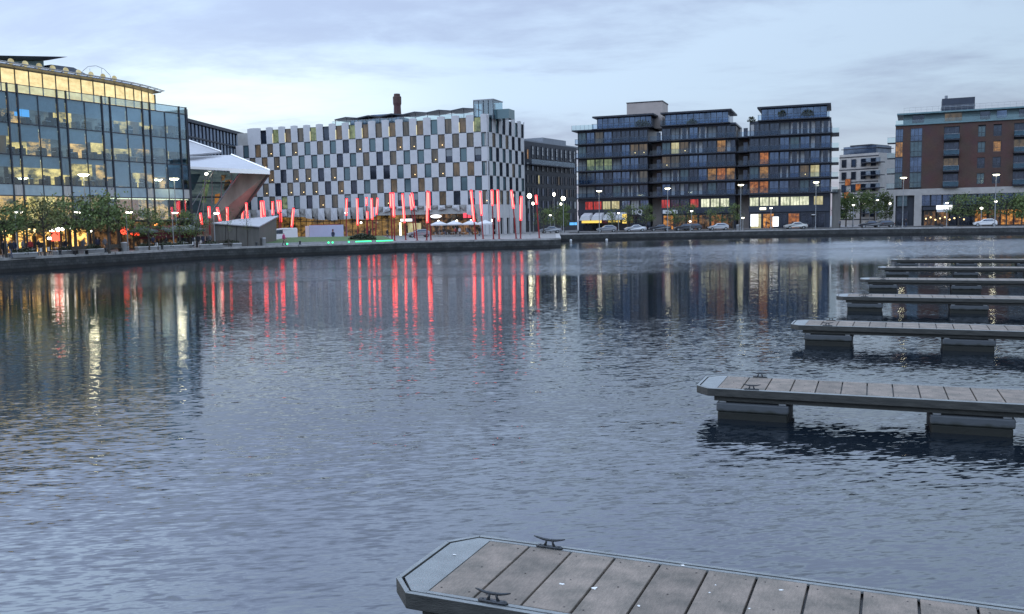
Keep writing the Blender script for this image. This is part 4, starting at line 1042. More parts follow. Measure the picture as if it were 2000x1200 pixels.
# ------------------------------------------------------------------ theatre with folded metal roof
th = thing("theatre", "angular theatre with white-edged folded metal roof and tilted bronze wall beside the hotel", "theatre", tuple(at_z(440, 470, 1.4)))
T0 = th.location.copy()
def tp_(px, py, Y): return at_Y(px, py, Y) - T0
tip = tp_(527, 333, 140); ridge = tp_(452, 303, 160); lb_ = tp_(350, 306, 156); lf = tp_(350, 325, 139); mf = tp_(449, 330, 138.5)
tk = Vector((0, 0, .25))
m_ = MB(); ring = [lf, mf, tip, ridge, lb_]
m_.prism([v-tk*1.0 for v in ring], ring, MT['metalroof']); m_.build("roof", th)
m_ = MB()
def fasc(a, b, h, w=.14):
    d_ = (b-a).normalized(); nn_ = Vector((d_.y, -d_.x, 0)).normalized()*w
    m_.prism([a+nn_*.1-Vector((0, 0, h)), b+nn_*.1-Vector((0, 0, h)), b+nn_-Vector((0, 0, h)), a+nn_-Vector((0, 0, h))], [a+nn_*.1+tk*.2, b+nn_*.1+tk*.2, b+nn_+tk*.2, a+nn_+tk*.2], MT['whitemetal'])
fasc(lf, mf, .32); fasc(mf, tip, .62, .2); 
m_.tube([tip+tk*.2, ridge+tk*.4], .14, MT['whitemetal'], 4)
m_.build("fascia", th)
# upper roof plane
a, b, c_, d_ = tp_(348, 268, 158), tp_(432, 297, 158), tp_(374, 302, 150), tp_(348, 303, 150)
m_ = MB(); m_.prism([v-tk for v in (d_, c_, b, a)], [d_, c_, b, a], MT['metalroof']); m_.tube([a+tk*.3, b+tk*.3], .13, MT['whitemetal'], 4); m_.build("upper_roof", th)
m_ = MB(); m_.prism([tp_(348, 330, 157), tp_(446, 330, 160), tp_(446, 330, 170), tp_(348, 330, 170)], [tp_(348, 300, 157), tp_(446, 305, 160), tp_(446, 305, 170), tp_(348, 300, 170)], MT['slab']); m_.build("fly_tower", th)
# tilted bronze wall
w = [tp_(468, 337, 142), tp_(525, 338, 141), tp_(456, 432, 146), tp_(425, 476, 148), tp_(398, 476, 146), tp_(384, 452, 144)]
m_ = MB(); m_.prism([v+Vector((0, 1.2, 0)) for v in w], w, MT['brownwall'])
ed_ = [tp_(525, 339, 141), tp_(452, 440, 146)]
m_.tube([e_+Vector((.1, -.1, 0)) for e_ in ed_], .22, MT['kiosk'], 4); m_.build("tilted_wall", th)
# atrium: inner room and glass skin
m_ = MB()
m_.poly([tp_(340, 330, 150), tp_(470, 337, 150), tp_(392, 470, 150), tp_(340, 478, 150)], LIT['offdim'])
for (p0, p1, p2, p3, mm) in [((372, 340), (392, 340), (378, 372), (368, 372), 'tealglass'), ((432, 342), (442, 342), (438, 352), (431, 354), 'terrace'), ((420, 380), (430, 378), (425, 400), (419, 398), 'orangewall'), ((376, 392), (396, 392), (390, 416), (376, 416), 'tealglass'), ((396, 352), (410, 352), (402, 396), (394, 396), 'green'), ((440, 352), (452, 350), (444, 372), (436, 372), 'terrace')]:
    mm = LIT.get(mm) or MT[mm]
    m_.poly([tp_(*p, 149.6) for p in (p0, p1, p2, p3)], mm)
for i in range(4): m_.poly([tp_(374, 356+i*28, 149.2), tp_(460-i*20, 356+i*28, 149.2), tp_(460-i*20, 359+i*28, 149.2), tp_(374, 359+i*28, 149.2)], MT['slab'])
m_.build("foyer", th)
m_ = MB(); m_.poly([tp_(345, 330, 141), tp_(468, 337, 142), tp_(386, 460, 144), tp_(345, 478, 142)], GL['atr']); m_.build("atrium_glass", th)
m_ = MB()
for (p0, p1) in (((468, 338), (384, 455)), ((418, 334), (376, 400)), ((404, 345), (372, 470)), ((414, 345), (414, 400)), ((432, 345), (432, 385)), ((452, 340), (452, 362)), ((400, 346), (396, 440)), ((378, 470), (398, 430)), ((384, 445), (372, 420))):
    m_.tube([tp_(*p0, 140.8), tp_(*p1, 141.5)], .07 if p0[0] != 468 else .14, MT['steel'], 5)
m_.build("steel_strut", th)
m_ = MB(); m_.ball(tp_(403, 340, 140.5), .28, MT['lamps'], 8, 5, .7); m_.build("floodlight", th)

# ------------------------------------------------------------------ angular kiosk
kt = thing("kiosk", "grey angular metal kiosk with sloping pale roof in front of the theatre", "kiosk", tuple(at_z(440, 478, 1.4)))
K0 = kt.location.copy()
def kp(px, py, Y): return at_Y(px, py, Y)-K0
def kb(px, Y): v = ground(px, Y, 1.4)-K0; return v
fl_, fr_, br_, bl_ = kp(419, 438, 120), kp(506, 445, 119), kp(540, 424, 128), kp(468, 430, 130)
bases = [kb(419, 120), kb(506, 119), kb(540, 128), kb(468, 130)]
m_ = MB(); m_.prism(bases, [fl_, fr_, br_, bl_], MT['kiosk'], MT['metalroof']); m_.build("wall", kt)
m_ = MB(); tkk = Vector((0, 0, .14)); ex = [fl_+Vector((-.3, -.2, .02)), fr_+Vector((.1, -.3, .02)), br_+Vector((.3, .1, .02)), bl_+Vector((-.2, .3, .02))]
m_.prism(ex, [v+tkk for v in ex], MT['metalroof']); m_.build("roof", kt)
for t_ in (.25, .5, .75): m_ = MB(); a = bases[0].lerp(bases[1], t_); b = fl_.lerp(fr_, t_); m_.bar(a+Vector((0, -.03, 0)), b+Vector((0, -.03, 0)), .03, MT['black']); m_.build("panel_joint", kt)

# ------------------------------------------------------------------ red light poles
poles = []   # top px,py ; lit bottom ; base px ; Y
def r5(x, y): return (650+x/4.444, 350+y/4.444)
def r3(x, y): return (350+x/4.615, 240+y/4.615)
for a, b, c in [((121, 168), (118, 315), (115, 500)), ((211, 168), (217, 400), (217, 490)), ((292, 160), (294, 230), (296, 470)), ((298, 280), (300, 350), (302, 500)), ((337, 168), (343, 352), (350, 505)),
                ((388, 165), (380, 308), (370, 505)), ((500, 120), (505, 250), (515, 535)), ((524, 120), (531, 330), (537, 535)), ((605, 128), (623, 380), (634, 530)), ((672, 140), (683, 268), (712, 490)),
                ((686, 122), (703, 250), (733, 535)), ((822, 105), (820, 380), (815, 535)), ((833, 110), (837, 265), (852, 538)), ((1200, 97), (1226, 370), (1242, 535)), ((1280, 107), (1292, 315), (1305, 520)),
                ((1382, 95), (1386, 232), (1395, 525)), ((1430, 95), (1440, 365), (1444, 520)), ((1550, 97), (1568, 257), (1592, 518)), ((1635, 150), (1632, 360), (1630, 518)), ((1764, 140), (1770, 220), (1793, 513))]:
    poles.append((r5(*a), r5(*b), r5(*c)))
for a, b, c in [((190, 815), (205, 920), (225, 1040)), ((267, 755), (273, 858), (280, 1040)), ((342, 765), (370, 885), (400, 1040)), ((432, 762), (436, 895), (440, 1040)), ((455, 730), (457, 890), (458, 1040)),
                ((503, 722), (515, 860), (528, 1040)), ((578, 745), (570, 875), (558, 1040)), ((604, 722), (615, 880), (626, 1040)), ((738, 705), (744, 865), (750, 1040)), ((755, 705), (770, 845), (790, 1040)),
                ((842, 710), (845, 830), (849, 1030)), ((888, 700), (898, 815), (905, 1030)), ((908, 700), (912, 800), (918, 1030)), ((914, 815), (917, 895), (920, 1040)), ((1030, 770), (1015, 940), (1006, 1040))]:
    poles.append((r3(*a), r3(*b), r3(*c)))
plabels = ["in front of the lobby glass, leftmost of the plaza row", "just right of the leftmost plaza pole, long glowing tube", "short tube high up, back one of a stacked pair", "short low tube, front one of a stacked pair",
 "long upright tube right of the stacked pair", "leaning right, tube ending right of the stacked pair", "short tube of the tight pair left of the entrance", "long tube of the tight pair left of the entrance",
 "leaning left directly over the lit hotel entrance", "behind its twin just right of the hotel entrance, lower tube", "leaning left, front of the twin poles right of the entrance", "tall straight pole midway with long tube crossing a thin one",
 "thin short-tubed pole hugging the tall midway pole", "longest tube leaning left beside the hotel terrace", "slightly leaning tube right of the longest leaning one", "short-tubed pole in the right-hand cluster",
 "long thick tube upright in the right-hand cluster", "leaning left before the hotel's right corner", "last upright pole before the hotel's right edge", "far-right pole with a small flame-like tube against dark apartments",
 "leftmost and lowest, beside the glass office corner", "second from the left above the cafe tables", "leaning left above the kiosk lamp", "thin tube hugging a brighter one over the kiosk's left half",
 "bright upright tube over the kiosk's left half", "upright against the bronze wall of the theatre", "leaning right at the theatre wall's lower edge", "leaning left at the theatre wall's lower edge",
 "left one of a parallel pair over the kiosk roof", "right one of a parallel pair over the kiosk roof", "single short tube above the kiosk's high corner", "left of three bunched beyond the kiosk's right corner",
 "top right of three bunched beyond the kiosk's right corner", "lowest of three bunched beyond the kiosk's right corner", "leaning right over the lawn, right of the kiosk"]
for i, (a, b, c) in enumerate(poles):
    cy = c[1]; base = at_z(c[0], cy, 1.4)
    if i < 20: Y = min(max(base.y, 137.5), 158)
    else: Y = 140 + (i*37 % 9)
    if i >= 20 and i < 24: Y = 128 + i % 3*2
    base = ground(c[0], Y); topp = at_Y(a[0], a[1], Y); bot = at_Y(b[0], b[1], Y)
    t = thing("light_pole", "red light pole " + plabels[i], "light pole", tuple(base), 0, "red glowing light poles on the plaza")
    tl, bl2 = topp-base, bot-base; ax = (tl-bl2).normalized()
    foot = Vector((0, 0, 0))
    m_ = MB(); m_.tube([foot, bl2], [.11, .09], MT['redpole'], 8); m_.tube([foot, foot+Vector((0, 0, .06))], .22, MT['redpole'], 10); m_.build("pole", t)
    m_ = MB(); m_.tube([bl2, tl], .175, MT['redlight'], 10)
    m_.tube([bl2+Vector((-.03, -.13, .2)), tl+Vector((-.03, -.13, -.2))], .085, MT['redcore'], 6); m_.build("light_tube", t)
    m_ = MB(); m_.tube([tl, tl+ax*.12], [.185, .13], MT['redpole'], 8); m_.build("cap", t)

# ------------------------------------------------------------------ street lamps
def lamp_meshes(H, r, lens, style):
    p = MB(); p.tube([(0, 0, 0), (0, 0, .5), (0, 0, .55), (0, 0, H-.3)], [.13, .13, .085, .06], MT['polegrey'], 8)
    h = MB(); l = MB()
    if style == 'disc':
        h.tube([(0, 0, H-.3), (0, 0, H-.05), (0, 0, H), (0, 0, H+.07)], [.06, .1, r, r*.6], MT['polegrey'], 14)
        l.tube([(0, 0, H-.20), (0, 0, H-.02)], [r*.55, r*.96], lens, 14)
    elif style == 'arm':
        h.tube([(0, 0, H-.3), (0, 0, H-.02), (.25, 0, H+.05), (r*1.3, 0, H+.08)], [.06, .05, .05, .05], MT['polegrey'], 6)
        h.tube([(r*.9, 0, H+.03), (r*.9, 0, H+.12)], [r*1.0, r*.5], MT['polegrey'], 12)
        l.tube([(r*.9, 0, H-.10), (r*.9, 0, H+.025)], [r*.6, r*.95], lens, 12)
    else:
        h.tube([(0, 0, H-.3), (0, 0, H-.2)], [.06, .14], MT['polegrey'], 8)
        l.ball((0, 0, H), r, lens, 12, 8)
    return p.mesh("pole"), h.mesh("lamp_head"), l.mesh("lens", True)
tall = lamp_meshes(9.3, .62, MT['lampw'], 'disc'); short = lamp_meshes(4.7, .42, MT['lamps'], 'arm'); globe = lamp_meshes(7.0, .42, MT['lampf'], 'globe'); tallf = lamp_meshes(9.3, .62, MT['lampf'], 'disc')
sglobe = lamp_meshes(5.0, .26, MT['lamps'], 'globe'); small = lamp_meshes(4.4, .30, MT['lamps'], 'disc')
def lamp(kind, px, py, Y, label, H=None):
    ms, h0 = {'tall': (tall if px < 400 else tallf, 9.3), 'short': (short, 4.7), 'globe': (globe, 7.0), 'sglobe': (sglobe, 5.0), 'small': (small, 4.4)}[kind]
    topz = at_Y(px, py, Y).z; b = ground(px, Y); s_ = (topz-1.4)/h0
    # keep the true pixel column at the head
    b.x = at_Y(px, py, Y).x
    t = thing("street_lamp", label, "street lamp", tuple(b), 0, "street lamps round the dock"); 
    for nm, me in zip(("pole", "lamp_head"), ms[:2]): o = link(nm, me, t); o.scale = (1, 1, s_)
    o = link("lens", ms[2], t); o.scale = (1, 1, s_)
lamp('tall', 163, 341, 104, "tall lit street lamp in front of the glass office, left of its two", )
lamp('tall', 340, 349, 121, "tall lit street lamp at the glass office's right end, right one of its two")
lamp('short', 29, 415, 92, "short lit lamp on the promenade, nearest the photo's left edge")
lamp('short', 145, 415, 100, "short lit lamp half hidden in trees below the tall left lamp")
lamp('short', 246, 415, 107, "short lit lamp beside the red heaters on the left promenade")
lamp('short', 336, 416, 113, "short lit lamp beside the red awning near the office corner")
lamp('short', 417, 417, 116, "short lit lamp at the left end of the grey kiosk")
lamp('tall', 1170, 373, 184, "tall lit street lamp in front of the yellow-signed shop awning")
lamp('tall', 1304, 368, 184, "tall lit street lamp before the middle dark apartment block")
lamp('tall', 1447, 361, 183, "tall lit street lamp between the middle and right dark apartment blocks")
lamp('tall', 1594, 356, 182, "tall lit street lamp in front of the right dark apartment block")
lamp('tall', 1765, 347, 176, "tall lit street lamp at the left end of the brick building")
lamp('tall', 1946, 341, 170, "tall lit street lamp in front of the brick building near the photo's right edge")
lamp('globe', 1034, 383, 172, "globe lamp just right of the hotel's corner, brightest there")
lamp('sglobe', 1041, 398, 196, "small globe lamp tucked below the bright globe by the hotel corner")
lamp('sglobe', 1082, 380, 205, "small globe lamp in the gap street, upper left of its pair")
lamp('globe', 1100, 388, 186, "globe lamp at the left edge of the dark apartment blocks")
lamp('sglobe', 1096, 399, 200, "small globe lamp directly beneath the globe lamp at the apartments' left edge")
lamp('small', 1075, 420, 190, "low lamp among the young trees right of the hotel")
lamp('small', 1208, 416, 190, "low bright lamp in front of the first dark apartment block")
lamp('small', 1351, 412, 188, "low lamp in front of the orange shop windows of the middle block")
lamp('sglobe', 1348, 433, 186, "low round white lamp behind the parked silver hatchback")
lamp('sglobe', 1451, 426, 187, "round low lamp beside the white oval sign")
lamp('small', 1506, 406, 188, "low lamp in front of the right block's lit shop")
lamp('small', 1667, 400, 192, "low lamp with blue sign in the side street gap")
lamp('sglobe', 1666, 388, 205, "small lamp high in the gap trees at left")
lamp('short', 1684, 397, 210, "white lamp in the gap trees, second from left")
lamp('short', 1699, 387, 215, "brightest lamp in the side street gap, upper middle")
lamp('short', 1711, 391, 222, "lamp in the gap right of the brightest one")
lamp('short', 1702, 400, 230, "lamp in the gap below the brightest one")
lamp('sglobe', 1738, 398, 205, "small lamp right at the brick building's left wall")
lamp('small', 1850, 396, 182, "low lamp right of the brick building's white lit sign")
lamp('small', 1945, 393, 178, "low lamp beneath the rightmost tall lamp")
lamp('sglobe', 1917, 407, 176, "round yellow lamp under the trees by the brick building")
lamp('small', 676, 415, 165, "dark slim lamp on the plaza before the hotel lobby")

# ------------------------------------------------------------------ trees
def leafmat(name, c1, c2):
    m = mat(name, c1, .85, var2=c2, scale=.9); m.node_tree.nodes["Principled BSDF"].inputs["Subsurface Weight"].default_value = 0
    return m
LM = [leafmat("foliage_green", (.16, .22, .065), (.05, .075, .026)), leafmat("foliage_spring", (.16, .21, .06), (.06, .085, .03)), leafmat("foliage_brown", (.17, .17, .06), (.06, .065, .026))]
def tree_mesh(seed, H, R, n, lm, th0=.32, leaf=.17, spread=.5):
    r = random.Random(seed); tr = MB(); cr = MB(); tz = H*th0
    tr.tube([(0, 0, 0), (r.uniform(-.05, .05), 0, tz), (r.uniform(-.1, .1), r.uniform(-.1, .1), H*.7)], [.14, .10, .04], MT['bark'], 7)
    cl = []
    for i in range(22):
        a = r.uniform(0, 2*pi); d_ = R*sqrt(r.random())*.85; z = r.uniform(tz*1.05, H*.95)
        k = 1-((z-(H*.6))/(H*.45))**2; d_ *= max(.3, k)**.5
        c = Vector((cos(a)*d_, sin(a)*d_, z)); cl.append((c, r.uniform(.35, .62)*R*spread*1.3))
        tr.tube([(0, 0, min(z*.75, H*.6)), (c.x*.5, c.y*.5, z*.88), tuple(c)], [.05, .03, .012], MT['bark'], 5)
    for i in range(n):
        c, s_ = r.choice(cl); v = Vector((r.gauss(0, .5), r.gauss(0, .5), r.gauss(0, .42)))*s_*1.15; p = c+v
        if p.z < tz*.85: continue
        a = Vector((r.gauss(0, 1), r.gauss(0, 1), r.gauss(0, 1))).normalized(); b = a.orthogonal().normalized(); e_ = a.cross(b); L_ = leaf*r.uniform(.6, 1.4)
        cr.poly([p+b*L_, p+e_*L_*.55, p-b*L_, p-e_*L_*.55], lm)
    return tr.mesh("trunk"), cr.mesh("crown")
TM = [tree_mesh(1, 6, 2.7, 900, LM[0], .42, .16, .42), tree_mesh(2, 6, 2.5, 850, LM[0], .45, .15, .42), tree_mesh(3, 6, 2.7, 800, LM[2], .42, .15, .45), tree_mesh(4, 6, 2.3, 750, LM[1], .3, .14), tree_mesh(5, 6, 2.5, 900, LM[1], .36, .13), tree_mesh(6, 6, 2.2, 1600, LM[0], .25)]
def tree(k, px, Y, H, label, group, rz=0, wx=1.0):
    b = ground(px, Y); t = thing("tree", label, "tree", tuple(b), rz, group); s_ = H/6
    t.scale = (s_*wx, s_*wx, s_); link("trunk", TM[k][0], t); link("crown", TM[k][1], t)
G1 = "trees along the left promenade"; rt_ = random.Random(8)
for i, (k, px, Y, H, lb) in enumerate([(0, -40, 84, 5.6, "leafy tree cut by the photo's left edge"), (1, 12, 88, 5.4, "dense green tree left of the brightest restaurant window"), (0, 50, 97, 5.6, "green tree over the brightest restaurant window"),
    (2, 88, 92, 5.8, "brownish tree between the two leftmost short lamps"), (0, 118, 101, 6.2, "green tree just left of the tall left street lamp"), (1, 150, 96, 6.0, "broad green tree under the tall left street lamp"),
    (2, 185, 104, 6.6, "tallest brownish tree right of the tall left street lamp"), (0, 214, 98, 6.4, "dark green tree closing the dense row before the red heaters"), (1, 236, 108, 5.8, "round green tree beside the red heaters"),
    (3, 262, 112, 5.2, "sparse young tree before the orange office wall"), (4, 292, 108, 5.0, "thin spring-green tree before the red awning"), (3, 316, 116, 5.0, "slender young tree left of the short lamp by the red awning"),
    (4, 352, 114, 4.8, "sparse tree at the glass office's right corner"), (3, 384, 118, 4.6, "small young tree between office corner and theatre")]):
    tree(k, px, Y, H, lb, G1, rt_.uniform(0, 6))
for i, (px, Y, H, lb) in enumerate([(447, 116.5, 4.6, "nearly bare sapling in front of the kiosk's left part"), (484, 117.5, 4.9, "nearly bare sapling in front of the kiosk's right part")]):
    b = ground(px, Y); t = thing("sapling", lb, "sapling", tuple(b), 0, "bare saplings before the kiosk"); r = random.Random(i); m_ = MB()
    m_.tube([(0, 0, 0), (0, 0, H*.6), (.1, 0, H)], [.06, .04, .012], MT['bark'], 6)
    for j in range(16):
        z = H*(.35+.6*j/16); a = j*2.4; m_.tube([(0, 0, z), (cos(a)*.5, sin(a)*.5, z+.5), (cos(a)*.8, sin(a)*.8, z+1.0)], [.02, .012, .005], MT['bark'], 4)
    m_.build("trunk", t)
    m_ = MB()
    for j in range(90):
        a = r.uniform(0, 6.3); d_ = r.uniform(.1, 1.0); z = r.uniform(H*.45, H*1.1); m_.poly([(cos(a)*d_, sin(a)*d_, z), (cos(a)*d_+.1, sin(a)*d_, z+.05), (cos(a)*d_+.05, sin(a)*d_+.08, z+.12)], LM[1])
    m_.build("crown", t)
G2 = "young trees along the far quay street"
for (k, px, Y, H, lb, wx) in [(4, 1062, 186, 5.0, "spring-green tree right of the far red pole", 1.1), (3, 1088, 190, 6.2, "taller green tree between the hotel and the dark blocks", 1.0), (5, 1102, 196, 6.0, "dense green tree at the apartments' left edge", .8),
    (4, 1226, 191, 5.6, "faint tree before the HQ lettering", 1), (3, 1196, 192, 5.2, "small tree above the yellow shop sign", .9), (4, 1262, 192, 5.6, "thin tree before the gap between first and middle block", 1), (3, 1318, 190, 5.4, "thin tree right of the second tall far lamp", 1.1), (4, 1345, 191, 5.6, "thin spreading tree before the middle block's red windows", 1), (3, 1398, 190, 5.2, "sparse tree left of the pale lit windows", 1.1), (4, 1432, 190, 5.4, "sparse tree left of the lamp between middle and right block", 1),
    (5, 1652, 203, 7.6, "dark green tree at the right block's end pier", .9), (0, 1680, 206, 8.2, "big green tree in the side street gap", 1), (1, 1708, 212, 8.0, "green tree in the middle of the side street gap", 1), (5, 1730, 204, 7.8, "tall narrow green tree beside the brick building's wall", .75),
    (4, 1872, 184, 6.3, "spring-green tree right of the brick building's lit sign", 1.2), (3, 1902, 182, 6.4, "spring-green tree before the orange shop windows", 1.3), (4, 1930, 181, 6.2, "bright green tree left of the rightmost tall lamp", 1.2), (3, 1965, 178, 6.6, "green tree right of the rightmost tall lamp", 1.2), (5, 1995, 176, 6.4, "dense tree at the photo's right edge", 1)]:
    tree(k, px, Y, H, lb, G2, rt_.uniform(0, 6), wx)

# ------------------------------------------------------------------ cars
def car_parts(paint, kind):
    """side profile lofted across the width"""
    if kind == 'saloon': prof = [(-2.25, .35), (-2.28, .72), (-1.75, .95), (-1.05, 1.02), (-.35, 1.42), (.65, 1.46), (1.35, 1.08), (2.1, 1.02), (2.28, .75), (2.25, .35)]; L = 4.5; gi = [3, 4, 5, 6]
    elif kind == 'hatch': prof = [(-2.0, .35), (-2.05, .7), (-1.55, .95), (-1.0, 1.02), (-.3, 1.46), (1.1, 1.50), (1.85, 1.12), (2.0, .95), (2.02, .6), (1.98, .35)]; L = 4.1; gi = [3, 4, 5, 6]
    else: prof = [(-2.4, .35), (-2.45, .9), (-1.9, 1.25), (-1.45, 1.35), (-.85, 2.1), (.2, 2.25), (2.3, 2.25), (2.45, 2.1), (2.45, .8), (2.42, .35)]; L = 4.9; gi = [3, 4]
    W = .88 if kind != 'van' else .98
    body = MB(); secs = [(-W, .0, .90), (-W*.93, .5, 1.0), (W*.93, .5, 1.0), (W, 0, .90)]
    def sec(y, sc):
        out = []
        for (x, z) in prof:
            zz = z; xx = x
            if sc < 1 and z > 1.0: zz = z - .07; 
            out.append((xx*(.985 if sc < 1 else 1), y*(1 if z < 1.05 or sc >= 1 else .9), zz))
        return out
    ys = [(-W, .9), (-W*.8, 1), (W*.8, 1), (W, .9)]; nP = len(prof); b0 = 0
    for y, sc in ys: body.v += sec(y, sc)
    k = body.mi(paint)
    for s_ in range(3):
        for i in range(nP):
            j = (i+1) % nP; body.f.append((s_*nP+i, s_*nP+j, (s_+1)*nP+j, (s_+1)*nP+i)); body.m.append(k)
    body.f.append(tuple(reversed(range(nP)))); body.m.append(k); body.f.append(tuple(3*nP+i for i in range(nP))); body.m.append(k)
    me = body.mesh("body"); 
    g = MB(); a, b, c, d_ = prof[3], prof[4], prof[5], prof[6]
    for y in (-W*.925, W*.925):
        o_ = -.02 if y < 0 else .02
        yb = y+o_-(0.04 if y < 0 else -.04)
        if kind != 'van':
            pts = [(a[0]+.32, yb, a[1]+.02), (b[0]+.08, yb*.93, b[1]-.12), (c[0]-.05, yb*.93, c[1]-.12), (d_[0]-.28, yb, d_[1]+.02)]
        else: pts = [(a[0]+.22, yb, a[1]+.05), (b[0]+.05, yb*.96, b[1]-.15), (.1, yb*.96, 2.0), (.1, yb, 1.4)]
        if y > 0: pts.reverse()
        q2 = [(p[0], p[1]+(.03 if y < 0 else -.03), p[2]) for p in pts]
        g.prism(q2, pts, MT['glass'])
    for (p, q_) in (((a, b), .96), ((c, d_), .96)) if kind != 'van' else (((a, b), .96),):
        (x0, z0), (x1, z1) = p; nx_, nz = -(z1-z0), (x1-x0); ln = sqrt(nx_*nx_+nz*nz); nx_, nz = nx_/ln*.015, nz/ln*.015
        g.poly([(x0+(x1-x0)*.12+nx_, -W*.72, z0+(z1-z0)*.12+nz), (x0+(x1-x0)*.12+nx_, W*.72, z0+(z1-z0)*.12+nz), (x0+(x1-x0)*.88+nx_, W*.66, z0+(z1-z0)*.88+nz), (x0+(x1-x0)*.88+nx_, -W*.66, z0+(z1-z0)*.88+nz)], MT['glass'])
    gm_ = g.mesh("window")
    ty = MB(); ty.tube([(0, -.1, 0), (0, .1, 0)], .33, MT['rubber'], 16); tm = ty.mesh("tyre")
    ri = MB(); ri.tube([(0, -.115, 0), (0, .115, 0)], .2, MT['steel'], 10); rm = ri.mesh("rim")
    hl = MB(); hl.box(-.05, .05, -.17, .17, -.07, .07, MT['chairw']); hm = hl.mesh("headlight")
    tl = MB(); tl.box(-.05, .05, -.15, .15, -.1, .1, mat("tail_lamp_red", (.25, .01, .01), .3)); tlm = tl.mesh("tail_lamp")
    return me, gm_, tm, rm, hm, tlm, L, W
PAINT = dict(silver=mat("silver_paint", (.42, .43, .45), .3, metal=.5, coat=.5), dark=mat("dark_blue_paint", (.02, .022, .03), .25, coat=.7), grey=mat("grey_paint", (.22, .23, .25), .3, metal=.4, coat=.5), white=mat("white_paint", (.6, .6, .6), .3, coat=.5), taxi=mat("pale_paint", (.42, .42, .4), .3, metal=.3, coat=.5))
CM = {}
def car(kind, paint, px, Y, label, rz=0, name="parked_car"):
    key = (kind, paint)
    if key not in CM: CM[key] = car_parts(PAINT[paint], kind)
    me, g, tm, rm, hm, tlm, L, W = CM[key]; b = ground(px, Y, 1.41)
    t = thing(name, label, "car" if kind != 'van' else "van", tuple(b), rz, "cars parked along the far quay" if kind != 'van' else None)
    bo = link("body", me, t); bevel(bo, .05, 2); link("window", g, t)
    fx = 1.38 if kind != 'van' else 1.5
    for x in (-fx, fx):
        for y in (-W+.08, W-.08):
            w_ = link("wheel", tm, t, (x, y, .33)); link("rim", rm, w_)
    for y in (-W*.68, W*.68): link("headlight", hm, t, (-L/2-.0, y, .68)); link("tail_lamp", tlm, t, (L/2-.0, y, .8))
car('hatch', 'grey', 1185, 186, "grey hatchback in front of the yellow-signed awning", -.05)
car('saloon', 'silver', 1241, 187, "silver car beneath the HQ lettering", -.04)
car('saloon', 'dark', 1289, 187.5, "dark car left of the orange shop windows", -.05)
car('hatch', 'dark', 1337, 187, "dark hatchback left of the silver hatchback", -.05)
car('hatch', 'dark', 1352, 189.5, "dark car squeezed behind the other dark hatchback", -.05)
car('hatch', 'silver', 1403, 186, "silver hatchback before the middle dark apartment block", -.05)
car('saloon', 'taxi', 1554, 184, "pale saloon taxi before the right dark apartment block", -.06)
car('saloon', 'dark', 1700, 181.5, "dark saloon at the side street gap, left of its pair", -.2)
car('hatch', 'dark', 1725, 182.5, "dark hatchback at the side street gap, right of its pair", -.25)
car('hatch', 'white', 1924, 173, "white hatchback in front of the brick building", -.38)
car('saloon', 'grey', 1075, 188, "grey car under the young trees right of the hotel", .1)
car('hatch', 'grey', 818, 166, "pale car parked by the hotel entrance behind twin red poles", .3)
car('van', 'white', 549, 141, "white van standing behind the grey kiosk", .5, "parked_van")

